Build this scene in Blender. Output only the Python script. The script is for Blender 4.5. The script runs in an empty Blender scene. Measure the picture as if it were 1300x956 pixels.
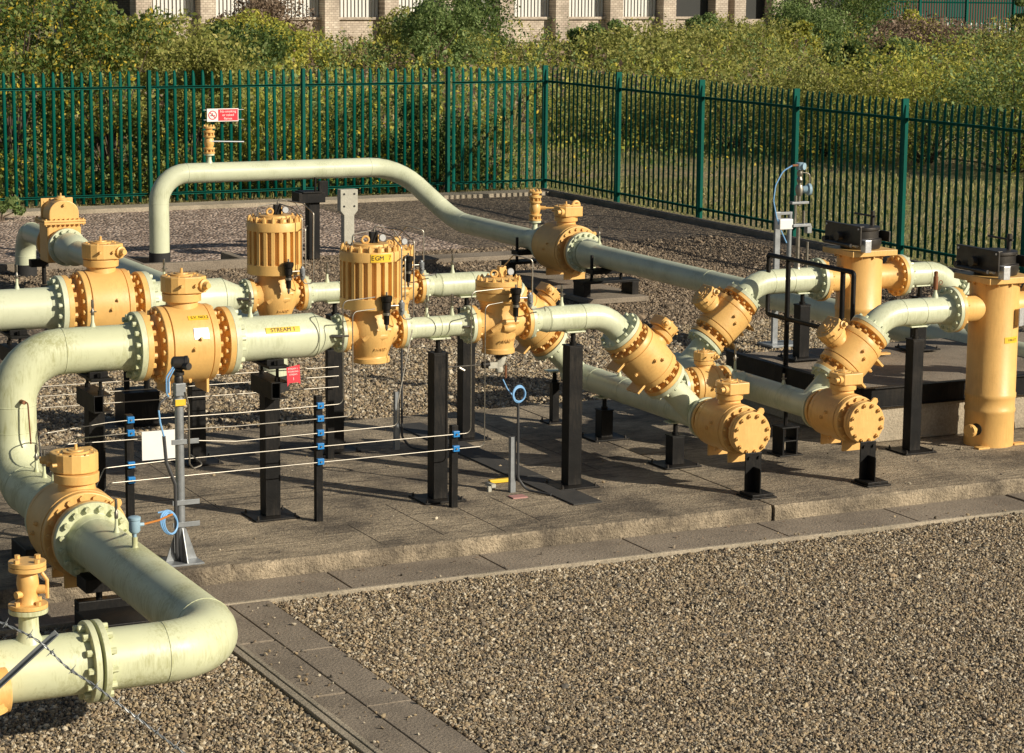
import bpy, bmesh, math, random
import numpy as np
from mathutils import Vector, Matrix
random.seed(7); rng = np.random.default_rng(11)
PI = math.pi; S = bpy.context.scene; COL = S.collection
def rad(a): return math.radians(a)

# ---------------------------------------------------------------- materials
def mat(name, col, rough=.5, metal=0., var=0., vscale=6., bump=0., bscale=60., coat=0., streak=0., streakcol=(.2,.22,.08), extra=None, spec=.5):
    m = bpy.data.materials.new(name); m.use_nodes = True
    nt = m.node_tree; N = nt.nodes; L = nt.links; b = N['Principled BSDF']
    b.inputs['Roughness'].default_value = rough; b.inputs['Metallic'].default_value = metal
    b.inputs['Specular IOR Level'].default_value = spec
    b.inputs['Coat Weight'].default_value = coat
    b.inputs['Base Color'].default_value = (*col, 1)
    tc = N.new('ShaderNodeTexCoord'); out = None
    if var:
        n = N.new('ShaderNodeTexNoise'); n.inputs['Scale'].default_value = vscale; n.inputs['Detail'].default_value = 6; n.inputs['Roughness'].default_value = .65
        L.new(tc.outputs['Object'], n.inputs['Vector'])
        r = N.new('ShaderNodeMapRange'); r.inputs[1].default_value = .3; r.inputs[2].default_value = .7; r.inputs[3].default_value = 1-var; r.inputs[4].default_value = 1+var
        L.new(n.outputs['Fac'], r.inputs[0])
        v = N.new('ShaderNodeVectorMath'); v.operation = 'SCALE'; v.inputs[0].default_value = col
        L.new(r.outputs[0], v.inputs['Scale']); out = v.outputs[0]
        r2 = N.new('ShaderNodeMapRange'); r2.inputs[3].default_value = rough*.8; r2.inputs[4].default_value = min(1, rough*1.25)
        L.new(n.outputs['Fac'], r2.inputs[0]); L.new(r2.outputs[0], b.inputs['Roughness'])
    if streak:
        mp = N.new('ShaderNodeMapping'); mp.inputs['Scale'].default_value = (62, 62, 7); L.new(tc.outputs['Object'], mp.inputs[0])
        n = N.new('ShaderNodeTexNoise'); n.inputs['Scale'].default_value = 1.; n.inputs['Detail'].default_value = 5; n.inputs['Roughness'].default_value = .7
        L.new(mp.outputs[0], n.inputs['Vector'])
        n2 = N.new('ShaderNodeTexNoise'); n2.inputs['Scale'].default_value = 3.4; L.new(tc.outputs['Object'], n2.inputs['Vector'])
        mu = N.new('ShaderNodeMath'); mu.operation = 'MULTIPLY'; L.new(n.outputs['Fac'], mu.inputs[0]); L.new(n2.outputs['Fac'], mu.inputs[1])
        r = N.new('ShaderNodeMapRange'); r.inputs[1].default_value = .23; r.inputs[2].default_value = .38; r.inputs[3].default_value = 0; r.inputs[4].default_value = streak
        L.new(mu.outputs[0], r.inputs[0])
        mx = N.new('ShaderNodeMix'); mx.data_type = 'RGBA'; L.new(r.outputs[0], mx.inputs[0])
        if out: L.new(out, mx.inputs[6])
        else: mx.inputs[6].default_value = (*col, 1)
        mx.inputs[7].default_value = (*streakcol, 1); out = mx.outputs[2]
    if out: L.new(out, b.inputs['Base Color'])
    if bump:
        n = N.new('ShaderNodeTexNoise'); n.inputs['Scale'].default_value = bscale; n.inputs['Detail'].default_value = 4
        L.new(tc.outputs['Object'], n.inputs['Vector'])
        bp = N.new('ShaderNodeBump'); bp.inputs['Strength'].default_value = bump; bp.inputs['Distance'].default_value = .01
        L.new(n.outputs['Fac'], bp.inputs['Height']); L.new(bp.outputs[0], b.inputs['Normal'])
    return m

M = {}
M['green'] = mat('pale_green_paint', (.60,.635,.455), .34, var=.05, vscale=3, streak=.28, bump=.05, bscale=30)
M['green_old'] = mat('weathered_green_paint', (.585,.615,.405), .40, var=.06, vscale=3, streak=.62, bump=.06, bscale=30, streakcol=(.28,.28,.10))
M['orange'] = mat('orange_paint', (.745,.455,.150), .43, var=.08, vscale=5, streak=.25, streakcol=(.42,.20,.05), bump=.10, bscale=45)
M['black'] = mat('black_paint', (.006,.006,.0062), .5, spec=.22, streak=.35, streakcol=(.055,.045,.035), var=.3, vscale=8, bump=.1)
M['bitumen'] = mat('black_pipe_wrap', (.02,.02,.02), .8, bump=.3)
M['galv'] = mat('galvanised_steel', (.27,.29,.305), .45, metal=.45, var=.18, vscale=14)
M['steel'] = mat('stainless_steel', (.30,.28,.24), .45, metal=1, var=.2, vscale=20)
M['darksteel'] = mat('dark_steel', (.065,.06,.055), .45, metal=.7, var=.3, vscale=10)
M['rust'] = mat('brown_fitting', (.22,.09,.04), .6, metal=.2, var=.3)
M['teal'] = mat('green_fence_coating', (.0,.088,.066), .55, var=.12, vscale=2, spec=.12)
M['blue'] = mat('blue_hose', (.20,.42,.72), .3)
M['bluebox'] = mat('blue_grey_housing', (.28,.42,.52), .4)
M['blueclamp'] = mat('blue_plastic', (.02,.21,.55), .35)
M['white'] = mat('white_plastic', (.78,.78,.76), .4, var=.04)
M['red'] = mat('red_plastic', (.66,.03,.05), .4)
M['yellow'] = mat('yellow_label', (.78,.50,.03), .5, var=.06, vscale=30)
M['ink'] = mat('black_ink', (.02,.02,.02), .6)
M['glass'] = mat('gauge_glass', (.42,.44,.45), .2)
M['cable'] = mat('grey_black_cable', (.045,.047,.05), .5)
M['plate'] = mat('aluminium_plate', (.62,.64,.66), .35, metal=.5, var=.15, vscale=40)
M['conc_post'] = mat('pale_concrete_post', (.44,.43,.36), .9, var=.15, vscale=9, bump=.5, bscale=40)
M['wood'] = mat('bark', (.09,.065,.045), .9, var=.3, vscale=9, bump=.4)
M['stone'] = mat('pale_stone_blocks', (.40,.33,.26), .9, var=.15, vscale=.9, bump=.5, bscale=5)
M['darkgap'] = mat('dark_shaded_opening', (.02,.022,.02), .7)
def blocks(name, c1, c2, mortar, sc):
    m = mat(name, c1, .9, bump=0); nt = m.node_tree; N = nt.nodes; L = nt.links; b = N['Principled BSDF']; tc = N.new('ShaderNodeTexCoord'); mp = N.new('ShaderNodeMapping'); mp.inputs['Rotation'].default_value = (PI/2,0,0)
    L.new(tc.outputs['Object'], mp.inputs[0]); br = N.new('ShaderNodeTexBrick'); br.inputs['Color1'].default_value = (*c1,1); br.inputs['Color2'].default_value = (*c2,1); br.inputs['Mortar'].default_value = (*mortar,1); br.inputs['Scale'].default_value = sc; br.inputs['Mortar Size'].default_value = .03; br.inputs['Bias'].default_value = -.1
    L.new(mp.outputs[0], br.inputs['Vector']); n = N.new('ShaderNodeTexNoise'); n.inputs['Scale'].default_value = .8; n.inputs['Detail'].default_value = 8; L.new(tc.outputs['Object'], n.inputs['Vector'])
    mx = N.new('ShaderNodeMix'); mx.data_type = 'RGBA'; mx.blend_type = 'OVERLAY'; mx.inputs[0].default_value = .7; L.new(br.outputs['Color'], mx.inputs[6]); L.new(n.outputs['Fac'], mx.inputs[7]); L.new(mx.outputs[2], b.inputs['Base Color']); return m
M['stone'] = blocks('pale_stone_blocks', (.56,.48,.39), (.40,.335,.265), (.30,.25,.20), 2.2)
M['brick'] = mat('red_brick', (.10,.038,.026), .85, var=.2, vscale=1)
M['slate'] = mat('grey_roof_sheet', (.12,.12,.125), .7, var=.2, vscale=1)

def corrugated():
    m = mat('white_corrugated_sheet', (.74,.74,.70), .5)
    nt = m.node_tree; N = nt.nodes; L = nt.links; b = N['Principled BSDF']
    tc = N.new('ShaderNodeTexCoord'); w = N.new('ShaderNodeTexWave'); w.inputs['Scale'].default_value = 1.6; w.inputs['Distortion'].default_value = 0
    L.new(tc.outputs['Object'], w.inputs['Vector']); bp = N.new('ShaderNodeBump'); bp.inputs['Strength'].default_value = 1; bp.inputs['Distance'].default_value = .12
    L.new(w.outputs['Fac'], bp.inputs['Height']); L.new(bp.outputs[0], b.inputs['Normal'])
    return m
M['sheet'] = corrugated()

def concrete(name, c1, c2, lines=0, stain=(.10,.08,.06), stainamt=.5, blocks=None):
    m = bpy.data.materials.new(name); m.use_nodes = True; nt = m.node_tree; N = nt.nodes; L = nt.links; b = N['Principled BSDF']
    b.inputs['Roughness'].default_value = .9
    geo = N.new('ShaderNodeNewGeometry')
    def noise(s, d=6, r=.6, vec=None, sc=None):
        n = N.new('ShaderNodeTexNoise'); n.inputs['Scale'].default_value = s; n.inputs['Detail'].default_value = d; n.inputs['Roughness'].default_value = r
        if sc:
            mp = N.new('ShaderNodeMapping'); mp.inputs['Scale'].default_value = sc; L.new(geo.outputs['Position'], mp.inputs[0]); L.new(mp.outputs[0], n.inputs['Vector'])
        else: L.new(geo.outputs['Position'], n.inputs['Vector'])
        return n
    a = noise(1.3, 8, .7); f = noise(45, 3, .7); st = noise(2.6, 5, .75)
    cr = N.new('ShaderNodeValToRGB'); cr.color_ramp.elements[0].position = .38; cr.color_ramp.elements[1].position = .62
    cr.color_ramp.elements[0].color = (*c1, 1); cr.color_ramp.elements[1].color = (*c2, 1); L.new(a.outputs['Fac'], cr.inputs[0])
    mx = N.new('ShaderNodeMix'); mx.data_type = 'RGBA'; mx.blend_type = 'OVERLAY'; mx.inputs[0].default_value = .55
    L.new(cr.outputs[0], mx.inputs[6]); L.new(f.outputs['Fac'], mx.inputs[7])
    r = N.new('ShaderNodeMapRange'); r.inputs[1].default_value = .55; r.inputs[2].default_value = .75; r.inputs[4].default_value = stainamt; L.new(st.outputs['Fac'], r.inputs[0])
    m2 = N.new('ShaderNodeMix'); m2.data_type = 'RGBA'; L.new(r.outputs[0], m2.inputs[0]); L.new(mx.outputs[2], m2.inputs[6]); m2.inputs[7].default_value = (*stain, 1)
    L.new(m2.outputs[2], b.inputs['Base Color'])
    h = f.outputs['Fac']
    if lines:
        n3 = noise(1, 4, .7, sc=(5, 38, 4)); m3 = N.new('ShaderNodeMix'); m3.data_type = 'RGBA'; m3.blend_type = 'OVERLAY'; m3.inputs[0].default_value = 1.; L.new(m2.outputs[2], m3.inputs[6]); L.new(n3.outputs['Fac'], m3.inputs[7]); L.new(m3.outputs[2], b.inputs['Base Color'])
        n = noise(1, 3, .6, sc=(4, 42, 4)); ad = N.new('ShaderNodeMath'); ad.operation = 'ADD'; L.new(n.outputs['Fac'], ad.inputs[0]); L.new(f.outputs['Fac'], ad.inputs[1]); h = ad.outputs[0]
    bp = N.new('ShaderNodeBump'); bp.inputs['Strength'].default_value = 1.; bp.inputs['Distance'].default_value = .010 if not lines else .026
    L.new(h, bp.inputs['Height']); L.new(bp.outputs[0], b.inputs['Normal'])
    return m
M['slab'] = concrete('pad_concrete', (.12,.098,.072), (.42,.345,.24), lines=1, stainamt=.65)
M['path'] = concrete('path_concrete', (.18,.148,.112), (.30,.25,.19), stainamt=.35)
M['kerb'] = concrete('kerb_concrete', (.26,.225,.165), (.42,.36,.27), stainamt=.5)

def gravelmat(name, cols, scale, bumpd=.02, dark=.5):
    m = bpy.data.materials.new(name); m.use_nodes = True; nt = m.node_tree; N = nt.nodes; L = nt.links; b = N['Principled BSDF']; b.inputs['Roughness'].default_value = .85
    geo = N.new('ShaderNodeNewGeometry')
    v = N.new('ShaderNodeTexVoronoi'); v.inputs['Scale'].default_value = scale; v.voronoi_dimensions = '2D'; L.new(geo.outputs['Position'], v.inputs['Vector'])
    sx = N.new('ShaderNodeSeparateColor'); L.new(v.outputs['Color'], sx.inputs[0])
    cr = N.new('ShaderNodeValToRGB'); cr.color_ramp.interpolation = 'CONSTANT'; el = cr.color_ramp.elements
    for i, c in enumerate(cols):
        e = el[i] if i < 2 else el.new(i/len(cols)); e.position = i/len(cols); e.color = (*c, 1)
    L.new(sx.outputs[0], cr.inputs[0])
    n = N.new('ShaderNodeTexNoise'); n.inputs['Scale'].default_value = .45; n.inputs['Detail'].default_value = 6; L.new(geo.outputs['Position'], n.inputs['Vector'])
    r = N.new('ShaderNodeMapRange'); r.inputs[1].default_value = .3; r.inputs[2].default_value = .7; r.inputs[3].default_value = .72; r.inputs[4].default_value = 1.2; L.new(n.outputs['Fac'], r.inputs[0])
    vm = N.new('ShaderNodeVectorMath'); vm.operation = 'SCALE'; L.new(cr.outputs[0], vm.inputs[0]); L.new(r.outputs[0], vm.inputs['Scale']); L.new(vm.outputs[0], b.inputs['Base Color'])
    iv = N.new('ShaderNodeMath'); iv.operation = 'MULTIPLY'; iv.inputs[1].default_value = -1; L.new(v.outputs['Distance'], iv.inputs[0])
    bp = N.new('ShaderNodeBump'); bp.inputs['Strength'].default_value = 1; bp.inputs['Distance'].default_value = bumpd; L.new(iv.outputs[0], bp.inputs['Height']); L.new(bp.outputs[0], b.inputs['Normal'])
    return m
TAN = [(.035,.03,.022),(.29,.22,.13),(.44,.345,.21),(.16,.125,.08),(.60,.53,.40),(.22,.16,.10),(.08,.075,.065),(.40,.29,.17)]
BRN = [(.045,.034,.024),(.16,.12,.08),(.25,.185,.12),(.09,.07,.05),(.38,.30,.21),(.13,.10,.07)]
M['gravel'] = gravelmat('tan_gravel', TAN, 42)
M['gravel_rear'] = gravelmat('pinkish_gravel', [(.16,.115,.09),(.38,.285,.215),(.54,.41,.32),(.24,.175,.135),(.72,.58,.47),(.33,.245,.185)], 19, .04)

def islandmat(name, cols, rough=.8, trans=0.):
    m = bpy.data.materials.new(name); m.use_nodes = True; nt = m.node_tree; N = nt.nodes; L = nt.links; b = N['Principled BSDF']; b.inputs['Roughness'].default_value = rough
    geo = N.new('ShaderNodeNewGeometry'); cr = N.new('ShaderNodeValToRGB'); el = cr.color_ramp.elements
    for i, c in enumerate(cols):
        e = el[i] if i < 2 else el.new(i/(len(cols)-1)); e.position = i/(len(cols)-1); e.color = (*c, 1)
    L.new(geo.outputs['Random Per Island'], cr.inputs[0]); L.new(cr.outputs[0], b.inputs['Base Color'])
    if trans:
        t = N.new('ShaderNodeBsdfTranslucent'); L.new(cr.outputs[0], t.inputs[0]); ms = N.new('ShaderNodeMixShader'); ms.inputs[0].default_value = trans
        L.new(b.outputs[0], ms.inputs[1]); L.new(t.outputs[0], ms.inputs[2]); L.new(ms.outputs[0], N['Material Output'].inputs[0])
        b.inputs['Specular IOR Level'].default_value = .35
    return m
M['pebble'] = islandmat('pebbles', TAN, .8); M['pebble_brown'] = islandmat('brown_pebbles', BRN, .85); M['gravel_brown'] = gravelmat('brown_gravel', BRN, 30, .016)
LEAF = dict(
    dark=[(.04,.08,.02),(.085,.14,.035),(.14,.20,.05),(.065,.12,.03),(.24,.28,.07)],
    hedge=[(.05,.11,.03),(.12,.20,.045),(.20,.28,.07),(.09,.15,.04),(.32,.36,.11),(.22,.24,.07),(.80,.58,.05)],
    olive=[(.15,.175,.04),(.28,.30,.07),(.40,.39,.11),(.20,.23,.05),(.52,.47,.15)],
    yellow=[(.22,.27,.045),(.40,.42,.07),(.55,.52,.11),(.29,.33,.055),(.72,.60,.11)],
    brown=[(.13,.09,.06),(.27,.19,.13),(.38,.28,.19),(.17,.12,.08)],
    willow=[(.10,.16,.05),(.18,.27,.08),(.30,.38,.14),(.14,.20,.06)],
    straw=[(.34,.27,.14),(.50,.40,.21),(.30,.29,.10),(.20,.22,.07),(.60,.50,.29)],
    grass=[(.16,.20,.05),(.28,.29,.09),(.42,.36,.17),(.20,.24,.06),(.52,.44,.23)])
for k, v in LEAF.items(): M['leaf_'+k] = islandmat('leaves_'+k, v, .6, .4)

# ---------------------------------------------------------------- mesh helpers
class G:
    def __init__(s): s.v = []; s.f = []; s.sm = []; s.rings = []; s.pc = []
    def add(s, vs, fs, smooth=True):
        o = len(s.v); s.pc.append((o, len(s.f))); s.v += [tuple(v) for v in vs]; s.f += [tuple(i+o for i in f) for f in fs]; s.sm += [smooth]*len(fs); return s
    def box(s, c, d, Mx=None, taper=1.):
        x, y, z = d[0]/2, d[1]/2, d[2]/2; vs = []
        for k in (-1, 1):
            t = taper if k > 0 else 1
            for a, b in ((-1,-1),(1,-1),(1,1),(-1,1)): vs.append(Vector((c[0]+a*x*t, c[1]+b*y*t, c[2]+k*z)))
        if Mx: vs = [Mx@v for v in vs]
        return s.add(vs, [(3,2,1,0),(4,5,6,7),(0,1,5,4),(1,2,6,5),(2,3,7,6),(3,0,4,7)], False)
    def prism(s, poly, z0, z1, Mx=None):
        n = len(poly); vs = [Vector((p[0],p[1],z0)) for p in poly]+[Vector((p[0],p[1],z1)) for p in poly]
        if Mx: vs = [Mx@v for v in vs]
        return s.add(vs, [tuple(range(n-1,-1,-1)), tuple(range(n,2*n))]+[(i,(i+1)%n,n+(i+1)%n,n+i) for i in range(n)], False)
    def lathe(s, prof, Mx=None, n=32, cap=True):
        vs = []; fs = []
        for z, r in prof:
            for i in range(n):
                a = 2*PI*i/n; vs.append(Vector((r*math.cos(a), r*math.sin(a), z)))
        if Mx: vs = [Mx@v for v in vs]
        for k in range(len(prof)-1):
            for i in range(n): j = (i+1)%n; fs.append((k*n+i, k*n+j, (k+1)*n+j, (k+1)*n+i))
        if cap: fs.append(tuple(range(n-1,-1,-1))); fs.append(tuple((len(prof)-1)*n+i for i in range(n)))
        return s.add(vs, fs)
    def cyl(s, Mx, z0, z1, r, n=20): return s.lathe([(z0,r),(z1,r)], Mx, n)
    def ring(s, Mx, R, n, z0, z1, r, ph=0., k=6, stud=True):
        """n separate bolts on a pitch circle; obj() makes each an object of its own"""
        h = G(); h.lathe([(z0,r),(z1,r)], None, k)
        if stud: h.lathe([(z1,r*.55),(z1+(z1-z0)*.45,r*.5)], None, 6)
        Ts = []
        for i in range(n):
            a = ph+2*PI*i/n; Ts.append(Mx@Matrix.Translation((R*math.cos(a), R*math.sin(a), 0))@Matrix.Rotation(a*1.7, 4, 'Z'))
        s.rings.append((h, Ts)); return s
    def tube(s, pts, r, n=10, cap=True, rr=None):
        pts = [Vector(p) for p in pts]; m = len(pts); T = []
        for i in range(m):
            a = pts[max(i-1,0)]; b = pts[min(i+1,m-1)]; T.append((b-a).normalized())
        u = T[0].orthogonal().normalized(); vs = []; fs = []
        for i in range(m):
            u = (u-T[i]*u.dot(T[i])).normalized(); w = T[i].cross(u); q = rr[i] if rr else r
            for k in range(n): a = 2*PI*k/n; vs.append(pts[i]+(u*math.cos(a)+w*math.sin(a))*q)
        for i in range(m-1):
            for k in range(n): j = (k+1)%n; fs.append((i*n+k, i*n+j, (i+1)*n+j, (i+1)*n+k))
        if cap: fs.append(tuple(range(n-1,-1,-1))); fs.append(tuple((m-1)*n+k for k in range(n)))
        return s.add(vs, fs)
    def torus(s, Mx, R, r, n=24, k=8):
        return s.add([Mx@Vector(((R+r*math.cos(2*PI*j/k))*math.cos(2*PI*i/n), (R+r*math.cos(2*PI*j/k))*math.sin(2*PI*i/n), r*math.sin(2*PI*j/k))) for i in range(n) for j in range(k)],
              [(i*k+j, ((i+1)%n)*k+j, ((i+1)%n)*k+(j+1)%k, i*k+(j+1)%k) for i in range(n) for j in range(k)])
def frame(o, z, x=None):
    z = Vector(z).normalized(); x = Vector(x) if x else z.orthogonal(); x = (x-z*x.dot(z)).normalized(); y = z.cross(x)
    return Matrix(((x.x,y.x,z.x,o[0]),(x.y,y.y,z.y,o[1]),(x.z,y.z,z.z,o[2]),(0,0,0,1)))
def fillet(path, R, seg=8):
    P = [Vector(p) for p in path]; out = [P[0]]; marks = []
    for i in range(1, len(P)-1):
        a, b, c = P[i-1], P[i], P[i+1]; d1 = (a-b).normalized(); d2 = (c-b).normalized()
        ang = PI-d1.angle(d2)
        if ang < .02: out.append(b); continue
        r = R[i-1] if isinstance(R, (list, tuple)) else R
        t = r*math.tan(ang/2); p1 = b+d1*t; p2 = b+d2*t; ctr = b+(d1+d2).normalized()*(r/math.cos(ang/2))
        n = max(3, int(seg*ang/(PI/2))); v1 = p1-ctr; ax = v1.cross(p2-ctr).normalized()
        for k in range(n+1): out.append(ctr+Matrix.Rotation(ang*k/n, 3, ax)@v1)
        marks += [(p1, -d1), (p2, d2)]
    out.append(P[-1]); return out, marks

MW = {}
SPLIT = {k: k for k in ('support_foot','foot_plate','post_bracket','plate_rivet','weld_seam','clamp_bar','fixing_wire','bar','bolt_hole','skirt_opening','impulse_tubing','vent_tubing','jack_screw','blue_hose','cable_conduit','base_gusset','upright')}
SPLIT.update({'closure_lever':'closure_lever','lifting_eye':'lifting_eye','operating_stem':'operating_stem','pilot_fitting':'pilot_fitting','anchor_bolts':'bolt','cover_bolts':'bolt','bracket_bolts':'bolt','far_post':'post','wing_pillar':'pillar','drain_plug':'drain_plug','branch_end':'pipe_barrel'})
def obj(name, g, m, parent=None, bevel=0., label=None, sharp=38, local=False):
    for h, Ts in g.rings:
        me = bpy.data.meshes.new('bolt'); me.from_pydata(h.v, [], h.f); me.materials.append(M[m])
        inv = MW[parent.name].inverted()
        for T in Ts:
            q = bpy.data.objects.new('bolt', me); COL.objects.link(q); q.parent = parent; q.matrix_local = inv@T; MW[q.name] = MW[parent.name]
    if g.rings and not g.v: return parent
    if name in SPLIT and len(g.pc) > 1:
        ends = g.pc[1:]+[(len(g.v), len(g.f))]; last = None
        for (v0, f0), (v1, f1) in zip(g.pc, ends):
            h = G(); h.add(g.v[v0:v1], [tuple(i-v0 for i in f) for f in g.f[f0:f1]]); h.sm = g.sm[f0:f1]; last = obj(SPLIT[name], h, m, parent, bevel, label, sharp)
        return last
    me = bpy.data.meshes.new(name); me.from_pydata(g.v, [], g.f); me.materials.append(M[m] if isinstance(m, str) else m)
    if parent is not None and not local: me.transform(MW[parent.name].inverted())
    bm = bmesh.new(); bm.from_mesh(me); bmesh.ops.recalc_face_normals(bm, faces=bm.faces)
    for i, f in enumerate(bm.faces): f.smooth = g.sm[i]
    for e in bm.edges:
        if len(e.link_faces) == 2 and e.calc_face_angle(0) > rad(sharp): e.smooth = False
    bm.to_mesh(me); bm.free()
    o = bpy.data.objects.new(name, me); COL.objects.link(o)
    if parent is not None: o.parent = parent; MW[o.name] = MW[parent.name]
    else: MW[o.name] = Matrix.Identity(4)
    if bevel:
        b = o.modifiers.new('bevel', 'BEVEL'); b.width = bevel; b.segments = 2; b.limit_method = 'ANGLE'; b.angle_limit = rad(40)
    if label: o['label'] = label
    return o
def thing(name, label, cat, loc, Mx=None, group=None):
    o = bpy.data.objects.new(name, None); COL.objects.link(o); o.empty_display_size = .1
    T = Matrix.Translation(loc) if Mx is None else Mx
    o.matrix_world = T; MW[o.name] = T.copy()
    o['label'] = label; o['category'] = cat
    if group: o['group'] = group
    return o
def tag(o, label, cat, group=None):
    o['label'] = label; o['category'] = cat
    if group: o['group'] = group
    return o
def struct(o, kind='structure'): o['kind'] = kind; return o
def dup(root, label, delta=(0,0,0), group=None, Mx=None, childlabels=None):
    r = root.copy(); COL.objects.link(r)
    r.matrix_world = (Matrix.Translation(delta)@root.matrix_world) if Mx is None else Mx
    MW[r.name] = r.matrix_world.copy(); r['label'] = label
    if group: r['group'] = group
    def rec(a, b):
        for ch in a.children:
            c = ch.copy(); COL.objects.link(c); c.parent = b; MW[c.name] = MW[r.name]; rec(ch, c)
    rec(root, r); return r
def text(s, size, T, m, parent, name='lettering', ext=.0006, align='CENTER', label=None):
    cu = bpy.data.curves.new('t', 'FONT'); cu.body = s; cu.size = size; cu.extrude = ext; cu.align_x = align; cu.align_y = 'CENTER'; cu.space_line = .95
    o = bpy.data.objects.new('t', cu); COL.objects.link(o)
    me = bpy.data.meshes.new_from_object(o.evaluated_get(bpy.context.evaluated_depsgraph_get())); bpy.data.objects.remove(o)
    me.transform(T)
    if parent is not None: me.transform(MW[parent.name].inverted())
    me.materials.clear(); me.materials.append(M[m]); q = bpy.data.objects.new(name, me); COL.objects.link(q)
    if parent is not None: q.parent = parent; MW[q.name] = MW[parent.name]
    return q
X_, Y_, Z_ = Vector((1,0,0)), Vector((0,1,0)), Vector((0,0,1))

# ---------------------------------------------------------------- fittings
def flange(parent, o, d, rf, t=.042, nb=16, rp=.17, mt='green', br=.0205, bl=.036, bolts=True, wn=True, name='flange'):
    """weld-neck flange whose outer face is at o, pipe going away along -d"""
    T = frame(o, d)
    g = G(); pr = [(-t-.075, rp+.001), (-t-.02, rp+.010), (-t, rp+.018), (-t, rf), (0, rf)] if wn else [(-t, rf), (0, rf)]
    g.lathe(pr, T, 40); f = obj(name, g, mt, parent, .003)
    if bolts:
        g = G(); g.ring(T, rf-br*1.75, nb, -t-bl, -t, br, PI/nb)
        obj('flange_bolts', g, mt, f)
    return f
def pipe(name, label, path, r, R, mt='green', welds=True, base=None, cat='pipe', seg=9, n=40, group=None):
    pts, marks = fillet(path, R, seg)
    root = thing(name, label, cat, base or path[0], group=group)
    g = G(); g.tube(pts, r, n); obj('pipe_barrel', g, mt, root)
    if welds and marks:
        g = G()
        for p, d in marks: g.torus(frame(p, d), r, .0035, 36, 5)
        obj('weld_seam', g, mt, root)
    return root
def vent(parent, p, h=.16, mt='green', handle=True):
    """small needle valve standing on a pipe"""
    T = Matrix.Translation(p); g = G(); g.lathe([(-.03,.022),(.01,.020),(.035,.012),(h*.45,.010)], T, 12); a = obj('vent_stub', g, mt, parent)
    g = G(); g.lathe([(h*.4,.008),(h*.45,.013),(h*.62,.013),(h*.65,.008),(h*.72,.008),(h*.75,.011),(h,.009)], T, 8)
    if handle: g.tube([Vector(p)+Vector((-.02,0,h*.55)), Vector(p)+Vector((.03,0,h*.55))], .005, 6)
    obj('needle_valve', g, 'steel', a)

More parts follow.
